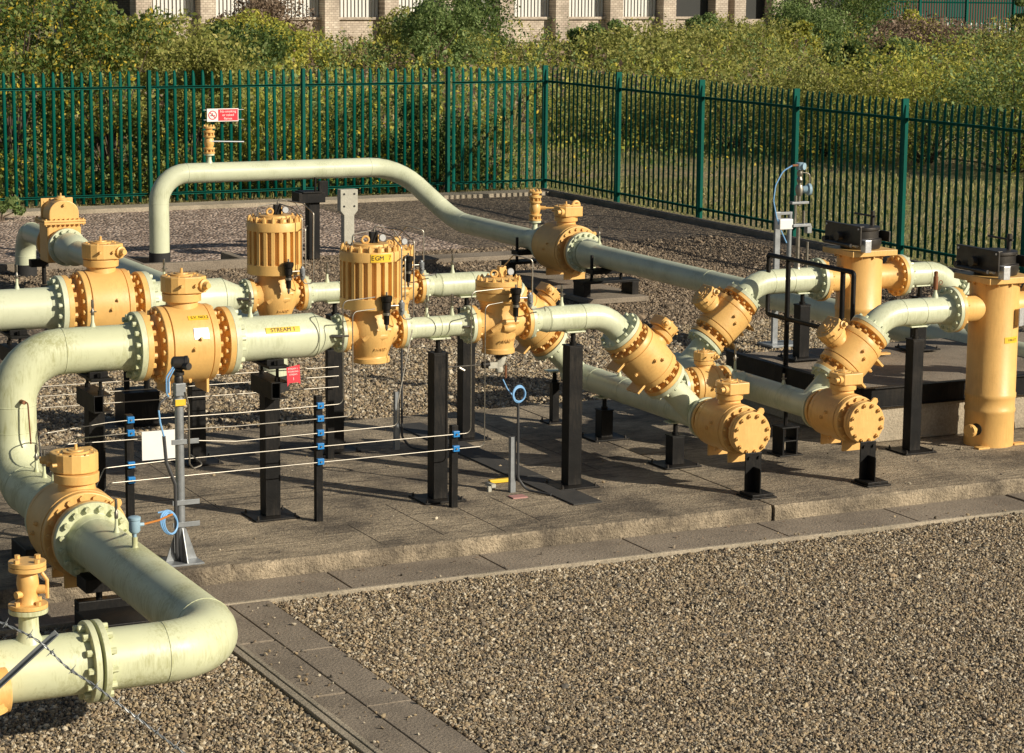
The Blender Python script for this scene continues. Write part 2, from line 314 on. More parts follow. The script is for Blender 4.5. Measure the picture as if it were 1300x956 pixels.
def ball_valve(name, label, T, L, rb, rf, nb=16, group=None, box='plain', blind=False, bolts2=None, feet=True, lugs=True, fl0=True, gscale=1., flip=1):
    """trunnion ball valve: bore along local X, operator along local +Z"""
    r = thing(name, label, 'valve', (0,0,0), T, group); ax = T@frame((0,0,0), (1,0,0), (0,0,1))
    t = .042*rf/.26+.004; gap = .088*rf/.26; hl = L/2
    b = G(); e = hl-t-gap; rn = rf*.56; ring = .050
    b.lathe([(-hl+t*.5,rn),(-e,rn),(-e,rb*.965),(-e+.006,rb*.985),(-e+ring,rb*.985),(-e+ring,rb*.955),(-e+ring+.007,rb*.955),(-e+ring+.007,rb),
             (-.25*e,rb*1.012),(.25*e,rb*1.012),(e-ring-.007,rb),(e-ring-.007,rb*.955),(e-ring,rb*.955),(e-ring,rb*.985),(e-.006,rb*.985),(e,rb*.965),(e,rn),(hl-t*.5,rn)], ax, 48)
    body = obj('valve_body', b, 'orange', r, .003)
    g = G(); br = .018*rf/.26+.002
    for sg in (-1, 1):
        Tx = T@frame((sg*e,0,0), (sg,0,0), (0,0,1)); g.ring(Tx, rb*.965-br*1.5, nb+2, 0, .022, br, .1, stud=False)
    obj('body_bolts', g, 'orange', body)
    for sg in ((-1, 1) if fl0 else (1,)):
        Tx = T@frame((sg*hl,0,0), (sg,0,0), (0,0,1)); g = G(); g.lathe([(-t,rf),(0,rf)], Tx, 40); f = obj('flange', g, 'orange', r, .003)
        g = G(); g.ring(Tx, rf-br*2.0, nb, -t-.03, -t, br*1.05, PI/nb); obj('flange_bolts', g, 'orange', f)
    k = rb/.295*gscale
    g = G(); g.lathe([(rb*.9,.125*k),(rb+.03*k,.118*k),(rb+.03*k,.145*k),(rb+.088*k,.148*k),(rb+.09*k,.142*k)], T, 32)
    obj('bonnet', g, 'orange', r, .003)
    z0 = rb+.096*k; z1 = z0+.125*k
    poly = []
    for i in range(9): a = PI/2+PI*i/8; poly.append((-.02*k+.135*k*math.cos(a)*flip, .15*k*math.sin(a)))
    pr_ = [(.10*k*flip,-.15*k),(.165*k*flip,-.09*k),(.165*k*flip,.15*k)] if box == 'plain' else [(.165*k*flip,-.15*k),(.165*k*flip,.15*k)]
    poly = poly+pr_
    g = G(); g.prism(poly, z0, z1, T); gb = obj('gearbox', g, 'orange', r, .008*k)
    g = G(); g.lathe([(z1,.085*k),(z1+.012*k,.085*k),(z1+.012*k,.05*k),(z1+.02*k,.048*k)], T, 24); g.lathe([(z1,.012*k),(z1+.055*k,.010*k)], T, 8)
    obj('position_indicator', g, 'orange', gb)
    g = G(); Tw = T@frame((.12*k*flip,-.13*k,(z0+z1)/2), (.35*flip,-1,0)); g.lathe([(-.02,.045*k),(.03*k,.045*k),(.034*k,.03*k),(.075*k,.022*k)], Tw, 20)
    obj('input_shaft', g, 'orange', gb)
    g = G(); g.ring(T@Matrix.Translation((0,0,0)), .118*k, 8, z1, z1+.008, .009*k, .3, stud=False)
    for p in ((-.05,-.165),(.06,-.16)): g.cyl(T@frame((p[0]*k,p[1]*k*.9,(z0+z1)/2), (0,-1,0)), 0, .03*k, .012*k, 8)
    obj('gearbox_bolts', g, 'orange', gb)
    if lugs:
        g = G(); Tl = T@frame((hl-t-.01,0,0), (1,0,0), (0,0,1))
        for a in (-.72,):
            Rm = Tl@Matrix.Rotation(a, 4, 'Z'); q = [(rf*.9,-.035),(rf+.05,-.025),(rf+.065,0),(rf+.05,.025),(rf*.9,.035)]
            g.prism(q, -.01, .008, Rm); g.torus(Rm@Matrix.Translation((rf+.03,0,0)), .024, .009, 14, 6)
        obj('lifting_lug', g, 'orange', r)
    g = G()
    for p in ((0,-1,.0),(.25*e/rb,-1,.25),(0,-.55,-.85)):
        v = Vector((p[0]*rb,p[1],p[2])); n = Vector((0,p[1],p[2])).normalized(); q = n*(rb-.004); q.x = p[0]*rb; g.cyl(T@frame(q, n), 0, .022, .016, 6); g.cyl(T@frame(q, n), .022, .034, .010, 8)
    obj('drain_plug', g, 'orange', body)
    if feet:
        g = G()
        for sx in (-1, 1): g.box((sx*e*.72, 0, -rb-.0), (.018, rb*.95, .13), T)
        obj('support_foot', g, 'orange', r)
    if blind:
        Tx = T@frame((hl,0,0), (1,0,0), (0,0,1)); g = G(); g.lathe([(.004,rf*1.0),(.05,rf*1.0)], Tx, 40); f = obj('blind_flange', g, 'orange', r, .004)
        g = G(); g.ring(Tx, rf-.026, 12, .05, .072, .017, .2); obj('blind_bolts', g, 'orange', f)
    return r

def column(name, label, x, y, z0, z1, w=.165, head='jack', group='black pipe support columns', pr=.1, rp=.17, cat='pipe support'):
    """steel post with base plate; z1 = underside of pipe"""
    r = thing(name, label, cat, (x,y,z0), group=group)
    top = z1-(.13 if head == 'jack' else .27)
    g = G(); g.box((x,y,(z0+.016+top)/2), (w,w,top-z0-.016)); obj('post', g, 'black', r, .004)
    g = G(); g.box((x,y,z0+.008), (w*2.9,w*2.7,.016)); bp = obj('base_plate', g, 'black', r, .002)
    g = G()
    for a in (-1,1):
        for b in (-1,1): g.lathe([(z0+.012,.012),(z0+.028,.012),(z0+.028,.007),(z0+.042,.007)], Matrix.Translation((x+a*w*1.22,y+b*w*1.12,0)), 6)
    obj('anchor_bolts', g, 'darksteel', bp)
    if head == 'jack':
        g = G(); g.box((x,y,top+.006), (w*1.08,w*1.08,.012)); obj('cap_plate', g, 'black', r, .002)
        g = G(); g.lathe([(top+.01,.030),(top+.035,.030),(top+.035,.020),(z1-.012,.020)], Matrix.Translation((x,y,0)), 12); obj('jack_screw', g, 'black', r)
        g = G(); g.box((x,y,z1-.006), (.17,.12,.012)); obj('saddle_plate', g, 'green', r, .002)
    else:
        L = .46; g = G(); zc = top+.065
        g.box((x,y,zc), (.008,L,.13)); g.box((x,y,zc+.061), (.14,L,.009)); g.box((x,y,zc-.061), (.14,L,.009)); g.box((x-.066,y,zc), (.008,L-.002,.112))
        obj('head_beam', g, 'black', r, .002)
        g = G()
        for b in (-.17,.17): g.lathe([(top+.13,.022),(top+.16,.022),(top+.16,.013),(z1+.02,.013)], Matrix.Translation((x,y+b,0)), 8)
        obj('jack_screw', g, 'black', r)
        g = G(); g.box((x,y,z1-.03), (.16,.42,.02)); g.box((x,y-.12,z1-.005), (.14,.03,.05)); g.box((x,y+.12,z1-.005), (.14,.03,.05)); obj('saddle_plate', g, 'black', r, .002)
    return r

# ---------------------------------------------------------------- stream builders (front stream at Y1, rear stream is a copy)
Y1, Y2, ZS, ZH = 16.6, 18.7, 1.52, .62
DY = (0, Y2-Y1, .012)
def two(root, label2, group=None, Mx=None): return dup(root, label2, DY, group, Mx)

# valve next to the inlet
T = frame((5.487, Y1, ZS), (0,0,1), (1,0,0))
vB = ball_valve('ball_valve', 'large orange ball valve on the front stream with silver nameplate on its barrel', T, .685, .295, .26, group='ball valves in the two streams')
vC = two(vB, 'large orange ball valve on the rear stream, left of the ribbed regulator')
# details only the front one shows
def patch(parent, name, cx, cz, w, h, r, m, yc=Y1, z0=ZS, lift=.003, n=6):
    """label wrapped on the camera side of a horizontal X cylinder; cz = angle (deg) above horizontal"""
    a0 = rad(cz)-h/r/2; g = G(); vs = []; fs = []
    for i in range(n+1):
        a = a0+h/r*i/n
        for rr in (r-.002, r+lift):
            for x in (cx-w/2, cx+w/2): vs.append((x, yc-math.cos(a)*rr, z0+math.sin(a)*rr))
    for i in range(n):
        o = i*4; fs += [(o+2,o+3,o+7,o+6),(o,o+4,o+5,o+1),(o,o+2,o+6,o+4),(o+1,o+5,o+7,o+3)]
    fs += [(0,1,3,2),(n*4,n*4+2,n*4+3,n*4+1)]
    g.add(vs, fs, False); return obj(name, g, m, parent)
def patch_text(parent, s, cx, cz, size, r, yc=Y1, z0=ZS, m='ink', lift=.0045):
    a = rad(cz); T = frame((cx, yc-math.cos(a)*(r+lift), z0+math.sin(a)*(r+lift)), (0,-math.cos(a),math.sin(a)), (1,0,0))
    return text(s, size, T, m, parent)
p = patch(vB, 'nameplate', 5.545, 22, .115, .085, .301, 'plate')
p = patch(vB, 'yellow_label', 5.545, 47, .155, .038, .299, 'yellow'); patch_text(p, 'S.V. NO.2', 5.555, 47, .034, .299)

# reducing spool between valve and regulator
def spool():
    r = thing('reducer_pipe', 'pale green reducing pipe with yellow STREAM 1 label', 'pipe', (5.83,Y1,ZS), group='reducing pipes before the ribbed regulators')
    g = G(); g.lathe([(0,.17),(.70,.17),(.86,.10),(.90,.092),(.94,.092)], frame((5.83,Y1,ZS), X_), 44); obj('pipe_barrel', g, 'green', r)
    g = G(); g.torus(frame((6.53,Y1,ZS), X_), .17, .004, 40, 5); g.torus(frame((6.70,Y1,ZS), X_), .096, .004, 40, 5); obj('weld_seam', g, 'green', r)
    flange(r, (5.83,Y1,ZS), -X_, .26, .045, 16, .17); flange(r, (6.77,Y1,ZS), X_, .152, .032, 12, .092, br=.013, bl=.022)
    vent(r, (6.03,Y1,ZS+.168), .19)
    g = G(); g.tube([(6.62,Y1-.12,ZS+.0),(6.68,Y1-.17,ZS),(6.76,Y1-.19,ZS+.005)], .008, 8); g.tube([(6.64,Y1-.13,ZS),(6.72,Y1-.18,ZS+.0)], .014, 8); obj('side_fitting', g, 'steel', r)
    return r
sp1 = spool(); sp2 = two(sp1, 'pale green reducing pipe in the rear stream, hidden in part by a gearbox')
p = patch(sp1, 'yellow_label', 6.235, 27, .275, .045, .172, 'yellow'); patch_text(p, 'STREAM 1', 6.235, 27, .046, .172)

def regulator(big, cx, label, group):
    r = thing('regulator_valve', label, 'regulator', (cx,Y1,ZS), group=group); V = Matrix.Translation((cx,Y1,ZS)); T = V
    h = .25 if big else .25
    g = G()
    if big: pr = [(-.245,.135),(-.24,.150),(-.205,.150),(-.20,.138),(-.19,.134),(-.14,.150),(-.08,.178),(0,.192),(.06,.186),(.10,.172),(.13,.158),(.20,.155)]
    else: pr = [(-.245,.120),(-.24,.133),(-.205,.133),(-.20,.124),(-.15,.128),(-.08,.150),(0,.160),(.06,.156),(.10,.145),(.14,.150),(.20,.165)]
    g.lathe(pr, V, 40)
    g.lathe([(-h+.02,.105),(-.19,.11),(-.13,.125),(-.06,.155),(.06,.155),(.13,.125),(.19,.11),(h-.02,.105)], frame((cx,Y1,ZS), X_), 36)
    body = obj('valve_body', g, 'orange', r, .002)
    g = G(); g.lathe([(-.06,.0),(-.05,.03),(0,.045),(.05,.03),(.06,.0)], frame((cx+.02,Y1-.15,ZS-.02), (1,.0,.06)), 12, False); g.tube([(cx-.12,Y1-.135,ZS-.045),(cx-.03,Y1-.172,ZS+.03),(cx+.10,Y1-.15,ZS+.025)], .022, 8); obj('cast_rib', g, 'orange', body)
    text('PATENT', .030, frame((cx+.02,Y1-.158,ZS-.125), (0,-1,-.15), X_), 'orange', body, 'cast_lettering', .004)
    for sg in (-1, 1):
        Tx = frame((cx+sg*h,Y1,ZS), (sg,0,0)); g = G(); g.lathe([(-.034,.152),(0,.152)], Tx, 36); f = obj('flange', g, 'orange', r, .002)
        g = G(); g.ring(Tx, .129, 12, -.056, -.034, .0125, PI/12); obj('flange_bolts', g, 'orange', f)
    if big:
        R = .24
        g = G(); g.lathe([(.185,.16),(.19,R),(.275,R),(.28,R*.86),(.56,R*.86)], V, 48)
        for i in range(22):
            a = 2*PI*i/22; g.box((R*.905,0,.42), (.040,.030,.295), V@Matrix.Rotation(a,4,'Z'))
        c = obj('ribbed_housing', g, 'orange', r, .002)
        g = G(); g.lathe([(.56,.20),(.562,R),(.632,R),(.638,R*.985),(.642,R*.84),(.668,R*.82),(.672,R*.60),(.69,R*.585),(.694,.0)], V, 48, False); cv = obj('top_cover', g, 'orange', r, .002)
        g = G(); g.ring(V, R*.915, 18, .636, .672, .0185, .1); obj('cover_bolts', g, 'orange', cv); zt = .69
        g = G(); g.ring(V, R*.70, 20, .665, .672, .012, .25, stud=False); obj('inner_bolts', g, 'orange', cv)
    else:
        R = .185
        g = G(); g.lathe([(.17,.14),(.19,R*.97),(.25,R*.97),(.253,R*.94),(.257,R),(.30,R),(.303,R*.95),(.307,R),(.345,R),(.352,R*.80),(.368,R*.62),(.372,0)], V, 44, False); cv = obj('top_cover', g, 'orange', r, .002)
        g = G(); g.ring(V, R*.89, 16, .340, .366, .0155, .1); obj('cover_bolts', g, 'orange', cv); zt = .37
    g = G()
    for sx in ((-.055,-.03),(.06,.03)):
        g.torus(V@Matrix.Translation((sx[0],sx[1],zt+.032))@Matrix.Rotation(PI/2,4,'X')@Matrix.Rotation(.3*sx[0]*20,4,'Y'), .026, .009, 18, 7)
    obj('lifting_eye', g, 'orange', cv)
    # pilot regulator on the camera side
    px = cx+.02 if big else cx+.02; py = Y1-.27; zp = ZS+.20
    PT = Matrix.Translation((px,py,zp))
    g = G(); g.lathe([(.06,.015),(.065,.040),(.085,.046),(.105,.046),(.11,.040),(.115,.012)], PT, 20); g.lathe([(-.115,.014),(-.11,.021),(-.045,.023),(-.04,.026),(.0,.026),(.005,.034),(.06,.036)], PT, 18); g.cyl(frame((px,py+.02,zp+.02), (0,1,0)), 0, .12, .012, 8)
    pv = obj('pilot_valve', g, 'black', r)
    g = G(); g.lathe([(-.16,.006),(-.14,.012),(-.115,.012)], PT, 10); g.lathe([(-.04,.0305),(-.02,.0305)], PT, 12); g.lathe([(.112,.01),(.14,.008)], PT, 8); g.cyl(frame((px,py,zp+.03),X_), .02, .12, .008, 8); obj('pilot_fitting', g, 'steel', pv)
    q = Vector((px+.125,py,zp+.0)); g = G(); g.lathe([(-.05,.012),(-.03,.022),(.05,.026),(.055,.015),(.07,.012)], Matrix.Translation(q), 14); g.cyl(frame(q,(0,-1,0)), .0, .035, .014, 8); obj('relief_fitting', g, 'galv', pv)
    g = G()
    if big:
        g.tube(fillet([q+Vector((0,0,-.045)), q+Vector((.02,0,-.08)), (cx+.245,py,zp-.08), (cx+.25,py,zp+.52), (cx+.19,py+.1,zp+.60), (cx+.10,Y1-.05,ZS+zt+.12)], .03, 5)[0], .0055, 7)
        g.tube(fillet([(px+.125,py,zp+.07), (px+.125,py,zp+.48), (cx+.10,py+.08,zp+.56), (cx+.02,Y1,ZS+zt+.10)], .03, 5)[0], .0055, 7)
        g.tube(fillet([(px+.155,py,zp+.07), (px+.155,py,zp+.40), (cx+.24,py+.12,zp+.40)], .03, 5)[0], .0055, 7)
    else:
        g.tube(fillet([q+Vector((0,0,-.045)), q+Vector((.01,0,-.07)), (cx+.30,py+.05,zp-.065), (cx+.36,Y1-.12,ZS+.09)], .03, 5)[0], .0055, 7)
        g.tube(fillet([q+Vector((.02,0,.06)), (q.x+.02,py,zp+.33), (cx+.03,py+.06,zp+.37), (cx+.02,Y1,ZS+zt+.06)], .03, 5)[0], .0055, 7)
    obj('impulse_tubing', g, 'steel', pv)
    # top block with gauge
    gp = Vector((cx+.02,Y1-.03,ZS+zt))
    g = G(); g.box(gp+Vector((0,.02,.045)), (.06,.05,.085)); tb = obj('top_block', g, 'black' if big else 'orange', r, .003)
    Tg = frame(gp+Vector((.055,-.035,.045)), (0,-1,.15)); g = G(); g.lathe([(-.02,.028),(.0,.030)], Tg, 24); ga = obj('pressure_gauge', g, 'darksteel', tb)
    g = G(); g.lathe([(.0005,.026),(.002,.026)], Tg, 24); d = obj('gauge_dial', g, 'glass', ga)
    if big:
        g = G(); g.tube(fillet([gp+Vector((-.03,0,.10)), gp+Vector((-.20,-.04,.08)), gp+Vector((-.205,-.05,-.14))], .03, 5)[0], .0055, 7); g.tube(fillet([gp+Vector((.0,0,.09)), gp+Vector((.0,0,.14)), gp+Vector((.16,.0,.10)), gp+Vector((.20,-.05,.02))], .02, 4)[0], .005, 7)
        obj('vent_tubing', g, 'steel', tb)
    else:
        g = G(); g.tube(fillet([gp+Vector((-.02,0,.08)), gp+Vector((-.02,0,.13))], .03)[0], .005, 7); obj('vent_tubing', g, 'steel', tb)
    return r
GR = 'tall ribbed orange regulators'; GS = 'smaller orange regulators'
rgA = regulator(True, 7.02, 'tall ribbed orange regulator with yellow label band, front stream', GR)
rgA2 = two(rgA, 'tall ribbed orange regulator on the rear stream, unlabelled, nearer the left')
rgB = regulator(False, 8.13, 'smaller smooth topped orange regulator in the front stream', GS)
rgB2 = two(rgB, 'smaller orange regulator of the rear stream, mostly hidden behind the labelled ribbed one')
def zlabel(parent, cx, cy, z, a, w, h, R, s, size, m='yellow', n=8):
    """label wrapped on a vertical cylinder, centred at angle a (deg, from +X)"""
    a0 = rad(a)-w/R/2; vs = []; fs = []
    for i in range(n+1):
        b = a0+w/R*i/n
        for rr in (R-.002, R+.003):
            for zz in (z-h/2, z+h/2): vs.append((cx+math.cos(b)*rr, cy+math.sin(b)*rr, zz))
    for i in range(n):
        o = i*4; fs += [(o+2,o+6,o+7,o+3),(o,o+1,o+5,o+4),(o+1,o+3,o+7,o+5),(o,o+4,o+6,o+2)]
    fs += [(0,2,3,1),(n*4,n*4+1,n*4+3,n*4+2)]
    g = G(); g.add(vs, fs, False); p = obj('yellow_label' if m == 'yellow' else 'nameplate', g, m, parent)
    if s:
        k = len(s)
        for i, ch in enumerate(s):
            b = rad(a)+(i-(k-1)/2)*size*.72/R
            if ch != ' ': text(ch, size, frame((cx+math.cos(b)*(R+.0045), cy+math.sin(b)*(R+.0045), z), (math.cos(b),math.sin(b),0), (-math.sin(b),math.cos(b),0)), 'ink', p)
    return p
zlabel(rgA, 7.02, Y1, ZS+.598, -92, .17, .062, .24, 'EGM 7', .048)
zlabel(rgB, 8.13, Y1, ZS+.28, -75, .07, .035, .185, '', .02)

def midpipe():
    r = thing('connecting_pipe', 'narrow pale green pipe between the two front regulators', 'pipe', (7.27,Y1,ZS), group='narrow pipes between regulators')
    g = G(); g.lathe([(0,.085),(.61,.085)], frame((7.27,Y1,ZS), X_), 36); obj('pipe_barrel', g, 'green', r)
    g = G(); g.torus(frame((7.60,Y1,ZS), X_), .085, .004, 32, 5); obj('weld_seam', g, 'green', r)
    flange(r, (7.27,Y1,ZS), -X_, .152, .032, 12, .085, br=.012, bl=.022); flange(r, (7.88,Y1,ZS), X_, .152, .032, 12, .085, br=.012, bl=.022)
    vent(r, (7.50,Y1,ZS+.083), .17); vent(r, (7.72,Y1,ZS+.083), .17)
    g = G(); g.tube([(7.78,Y1-.09,ZS-.0),(7.84,Y1-.12,ZS+.0),(7.90,Y1-.13,ZS+.01)], .010, 8); obj('side_fitting', g, 'steel', r)
    return r
mp = midpipe(); mp2 = two(mp, 'narrow pale green pipe between the two rear stream regulators')

def outpipe():
    path = [(8.38,Y1,ZS),(9.105,Y1,ZS),(9.262,Y1,ZS-.157)]; c = (9.105,Y1,ZS)
    pts, mk = fillet([(8.56,Y1,ZS),(9.105,Y1,ZS),(9.262,Y1,ZS-.157)], .36, 10)
    r = thing('outlet_pipe', 'pale green outlet pipe bending down after the front small regulator', 'pipe', (8.38,Y1,ZS), group='outlet pipes bending down to the first header')
    g = G(); g.tube(pts, .105, 40); g.lathe([(0,.088),(.11,.088),(.17,.105),(.19,.105)], frame((8.38,Y1,ZS), X_), 40); obj('pipe_barrel', g, 'green', r)
    g = G()
    for x in (8.56, 8.88): g.torus(frame((x,Y1,ZS), X_), .105, .0035, 36, 5)
    obj('weld_seam', g, 'green', r)
    flange(r, (8.38,Y1,ZS), -X_, .152, .032, 12, .088, br=.012, bl=.022); flange(r, (9.262,Y1,ZS-.157), (1,0,-1), .19, .036, 12, .105, br=.014, bl=.026, wn=False)
    vent(r, (8.70,Y1,ZS+.103), .17)
    return r
op = outpipe(); op2 = two(op, 'pale green outlet pipe of the rear stream with one needle valve on top')

# tilted valves
T = frame((9.467,Y1,1.153), (1,0,1), (1,0,-1))
vD = ball_valve('tilted_ball_valve', 'tilted orange valve sloping down right, front stream, below the outlet bend', T, .58, .205, .188, 12, group='tilted orange valves on the sloping branches', flip=-1, gscale=1.0)
vE = two(vD, 'tilted orange valve sloping down right behind the small front regulator')
T = frame((11.54,Y1,1.03), (-1,0,1), (1,0,1))
vH = ball_valve('tilted_ball_valve', 'tilted orange valve sloping up right, nearest the front filter vessel', T, .54, .205, .188, 12, group='tilted orange valves on the sloping branches', gscale=1.05)
vI = two(vH, 'tilted orange valve sloping up right in the rear, left of the black handrail')
def inpipe():
    a = Vector((11.731,Y1,1.221)); c = (11.88,Y1,1.37)
    pts, mk = fillet([a, c, (12.60,Y1,1.37)], .36, 10)
    r = thing('inlet_bend_pipe', 'pale green pipe bending up into the front filter vessel, needle valve on top', 'pipe', tuple(a), group='pipes bending up into the filters')
    g = G(); g.tube(pts, .118, 40); obj('pipe_barrel', g, 'green', r)
    g = G()
    for x in (12.05, 12.27): g.torus(frame((x,Y1,1.37), X_), .118, .0035, 36, 5)
    obj('weld_seam', g, 'green', r)
    flange(r, a, (-1,0,-1), .19, .036, 12, .118, br=.014, bl=.026, wn=False); flange(r, (12.60,Y1,1.37), X_, .205, .038, 14, .118, br=.015, bl=.026)
    return r
ip = inpipe(); ip2 = two(ip, 'pale green pipe bending up into the rear filter, behind the handrail')
g = G(); q = Matrix.Translation((12.42,Y1,1.37)); g.lathe([(.11,.028),(.135,.026),(.16,.016),(.19,.014)], q, 12); vs_ = obj('vent_stub', g, 'green', ip)
g = G(); g.lathe([(.185,.018),(.22,.022),(.30,.022),(.305,.016),(.345,.018),(.35,.012)], q, 10); g.torus(frame((12.46,Y1-.02,1.37+.25),(0,1,0)), .018, .004, 12, 5); obj('needle_valve', g, 'rust', vs_)

# ---------------------------------------------------------------- headers
def header(x, ybk, label, sgn, name='header_pipe'):
    r = thing(name, label, 'pipe', (x,ybk,ZH), group='low header pipes running towards the front')
    g = G(); g.tube([(x,ybk,ZH),(x,16.40,ZH)], .115, 40); g.lathe([(0,.115),(.04,.105),(.08,.07),(.10,0)], frame((x,ybk-.0,ZH),(0,1,0)), 32, False); obj('pipe_barrel', g, 'green', r)
    flange(r, (x,16.42,ZH), (0,-1,0), .178, .036, 12, .115, br=.014, bl=.026)
    for yb in (Y1, Y2):
        if sgn < 0: a = Vector((9.672,yb,.948)) ; e = Vector((x,yb,ZH))
        else: a = Vector((11.349,yb,.839)); e = Vector((x+.0,yb,ZH))
        g = G(); d = (e-a).normalized(); g.tube([a, e], .108, 36); b = obj('branch_barrel', g, 'green', r)
        f = flange(r, a, -d, .19, .036, 12, .108, br=.014, bl=.026, wn=False)
    g = G()
    for yy in (16.95, 17.8, 18.35): g.torus(frame((x,yy,ZH), Y_), .115, .0035, 32, 5)
    obj('weld_seam', g, 'green', r)
    return r
h1 = header(10.0, 18.86, 'low pale green header pipe left of centre, under the tilted valves', -1)
h2 = header(11.12, 18.86, 'low pale green header pipe ending in the right-hand blanked valve', 1)
vent(h1, (10.0,17.95,ZH+.112), .10); vent(h2, (11.12,17.0,ZH+.112), .10)
GB = 'orange end valves closed by blind flanges'
T = frame((10.0,16.09,ZH), (0,0,1), (0,-1,0))
vF = ball_valve('end_valve', 'orange end valve with blind flange, left of the two at the slab edge', T, .62, .205, .176, 12, group=GB, blind=True, gscale=1.1)
vG = dup(vF, 'orange end valve with blind flange, right of the two, nearest the filters', (1.12,0,0))
T = frame((10.66,17.6,.66), (0,0,1), (1,0,0))
vJ = ball_valve('crossover_valve', 'shaded orange valve on the short crossover between the two headers', T, .44, .175, .165, 12, group='orange crossover valve', gscale=1.0)
r = thing('crossover_pipe', 'short pale green pipe pieces either side of the crossover valve', 'pipe', (10.05,17.6,.66))
g = G(); g.tube([(10.05,17.6,.66),(10.44,17.6,.66)], .10, 32); g.tube([(10.88,17.6,.66),(11.08,17.6,.66)], .10, 32); obj('pipe_barrel', g, 'green', r)
flange(r, (10.44,17.6,.66), X_, .165, .034, 12, .10, wn=False, br=.013); flange(r, (10.88,17.6,.66), -X_, .165, .034, 12, .10, wn=False, br=.013)
vent(r, (10.99,17.6,.755), .24)
def bracket(x, label):
    r = thing('blind_bracket', label, 'bracket', (x,15.66,.12), group='black brackets bolted to the blind flanges')
    g = G(); g.box((x,15.702,.30), (.155,.014,.34)); g.box((x,15.64,.245), (.012,.11,.22), None); obj('upright_plate', g, 'black', r, .004)
    g = G(); g.box((x,15.64,.145), (.20,.20,.022)); g.box((x,15.64,.127), (.24,.24,.014)); obj('base_plate', g, 'black', r, .003)
    g = G()
    for dx in (-.045,.045): g.cyl(frame((x+dx,15.695,.43),(0,-1,0)), 0, .018, .013, 6)
    obj('bracket_bolts', g, 'black', r)
    return r
bracket(10.0, 'black bracket under the left blind flange'); bracket(11.12, 'black bracket under the right blind flange')

# ---------------------------------------------------------------- lower left loop
r = pipe('inlet_pipe', 'thick weathered green pipe dropping from the front stream at the left edge', [(5.145,Y1,ZS),(4.19,Y1,ZS),(4.19,Y1,.59),(4.19,15.29,.59)], .17, .37, 'green_old')
flange(r, (5.145,Y1,ZS), X_, .26, .045, 16, .17, 'green_old'); flange(r, (4.19,15.29,.59), (0,-1,0), .26, .045, 16, .17, mt='green_old')
vent(r, (4.80,Y1,ZS+.168), .20); 
for i, (yy, hh) in enumerate(((16.05,.20),(15.84,.20),(15.61,.17))): vent(r, (4.21,yy,.59+.165), hh, 'green_old')
g = G(); g.tube(fillet([(4.21,Y1-.17,1.20),(4.24,Y1-.24,1.20),(4.25,Y1-.26,.90)], .02, 4)[0], .006, 7); g.cyl(frame((4.21,Y1-.165,1.20),(0.15,-1,0)), 0, .06, .016, 8); obj('thermowell', g, 'rust', r)
T = frame((4.19,14.948,.59), (0,0,1), (0,-1,0))
vA = ball_valve('near_ball_valve', 'largest orange ball valve, at the left edge below the front stream', T, .685, .295, .26, group='large ball valves', gscale=1.03, flip=-1)
r = pipe('loop_pipe', 'thick weathered green pipe curving back left in the near corner', [(4.19,14.605,.59),(4.19,11.98,.59),(3.45,11.98,.59)], .17, .37, 'green_old')
flange(r, (4.19,14.605,.59), (0,1,0), .26, .045, 16, .17, mt='green_old'); flange(r, (3.44,11.98,.59), (-1,0,0), .225, .035, 12, .17, mt='green_old', wn=False)
vent(r, (4.20,14.08,.755), .22, 'green_old', False)
g = G(); g.lathe([(.155,.03),(.18,.018),(.235,.018)], Matrix.Translation((4.19,13.66,.59)), 12); st = obj('probe_stub', g, 'green_old', r)
g = G(); q = Matrix.Translation((4.19,13.66,.59)); g.lathe([(.235,.012),(.26,.012),(.262,.026),(.275,.036),(.34,.036),(.345,.040),(.36,.040),(.366,.030)], q, 16); g.cyl(frame((4.19,13.66,.59+.31), X_), .03, .06, .012, 8); obj('temperature_head', g, 'bluebox', st)
g = G(); g.tube([(4.25,13.66,.90),(4.36,13.70,.905),(4.48,13.8,.91)], .007, 7); obj('orange_cable', g, mat('orange_sleeve', (.45,.17,.03), .5), st)
r = pipe('stub_pipe', 'weathered green pipe with upright branch at the bottom left corner', [(3.42,11.98,.59),(2.2,11.98,.59)], .17, .3, 'green_old')
flange(r, (3.42,11.98,.59), X_, .225, .035, 12, .17, mt='green_old', wn=False)
g = G(); g.lathe([(.14,.085),(.20,.056),(.30,.052),(.315,.052)], Matrix.Translation((3.08,11.98,.59)), 24); st = obj('branch_stub', g, 'green_old', r)
g = G(); g.lathe([(.315,.105),(.34,.105)], Matrix.Translation((3.08,11.98,.59)), 28); obj('branch_flange', g, 'green_old', st, .002)
zb = .59+.343; V = Matrix.Translation((3.08,11.98,zb))
r = thing('plug_valve', 'small orange upright flanged valve in the bottom left corner', 'valve', (3.08,11.98,zb))
g = G(); g.lathe([(.0,.105),(.022,.105),(.024,.062),(.045,.052),(.08,.050),(.13,.060),(.17,.056),(.20,.044),(.205,.10),(.228,.10)], V, 28); obj('valve_body', g, 'orange', r, .002)
g = G(); g.lathe([(.231,.10),(.255,.10)], V, 28); bf = obj('blind_flange', g, 'orange', r, .002)
g = G(); g.ring(V, .075, 4, .255, .275, .016, .5, stud=False); g.ring(V, .078, 4, .022, .042, .015, .5, stud=False); obj('flange_bolts', g, 'orange', bf)
g = G(); g.cyl(frame((3.08,11.98,zb+.10), (.9,-.4,0)), .04, .095, .024, 10); g.tube([(3.15,11.95,zb+.19),(3.175,11.94,zb+.15),(3.175,11.94,zb+.05)], .010, 8); g.cyl(frame((3.08,11.98,zb+.08), (-.9,-.4,0)), .04, .08, .020, 10); obj('operating_stem', g, 'orange', r)
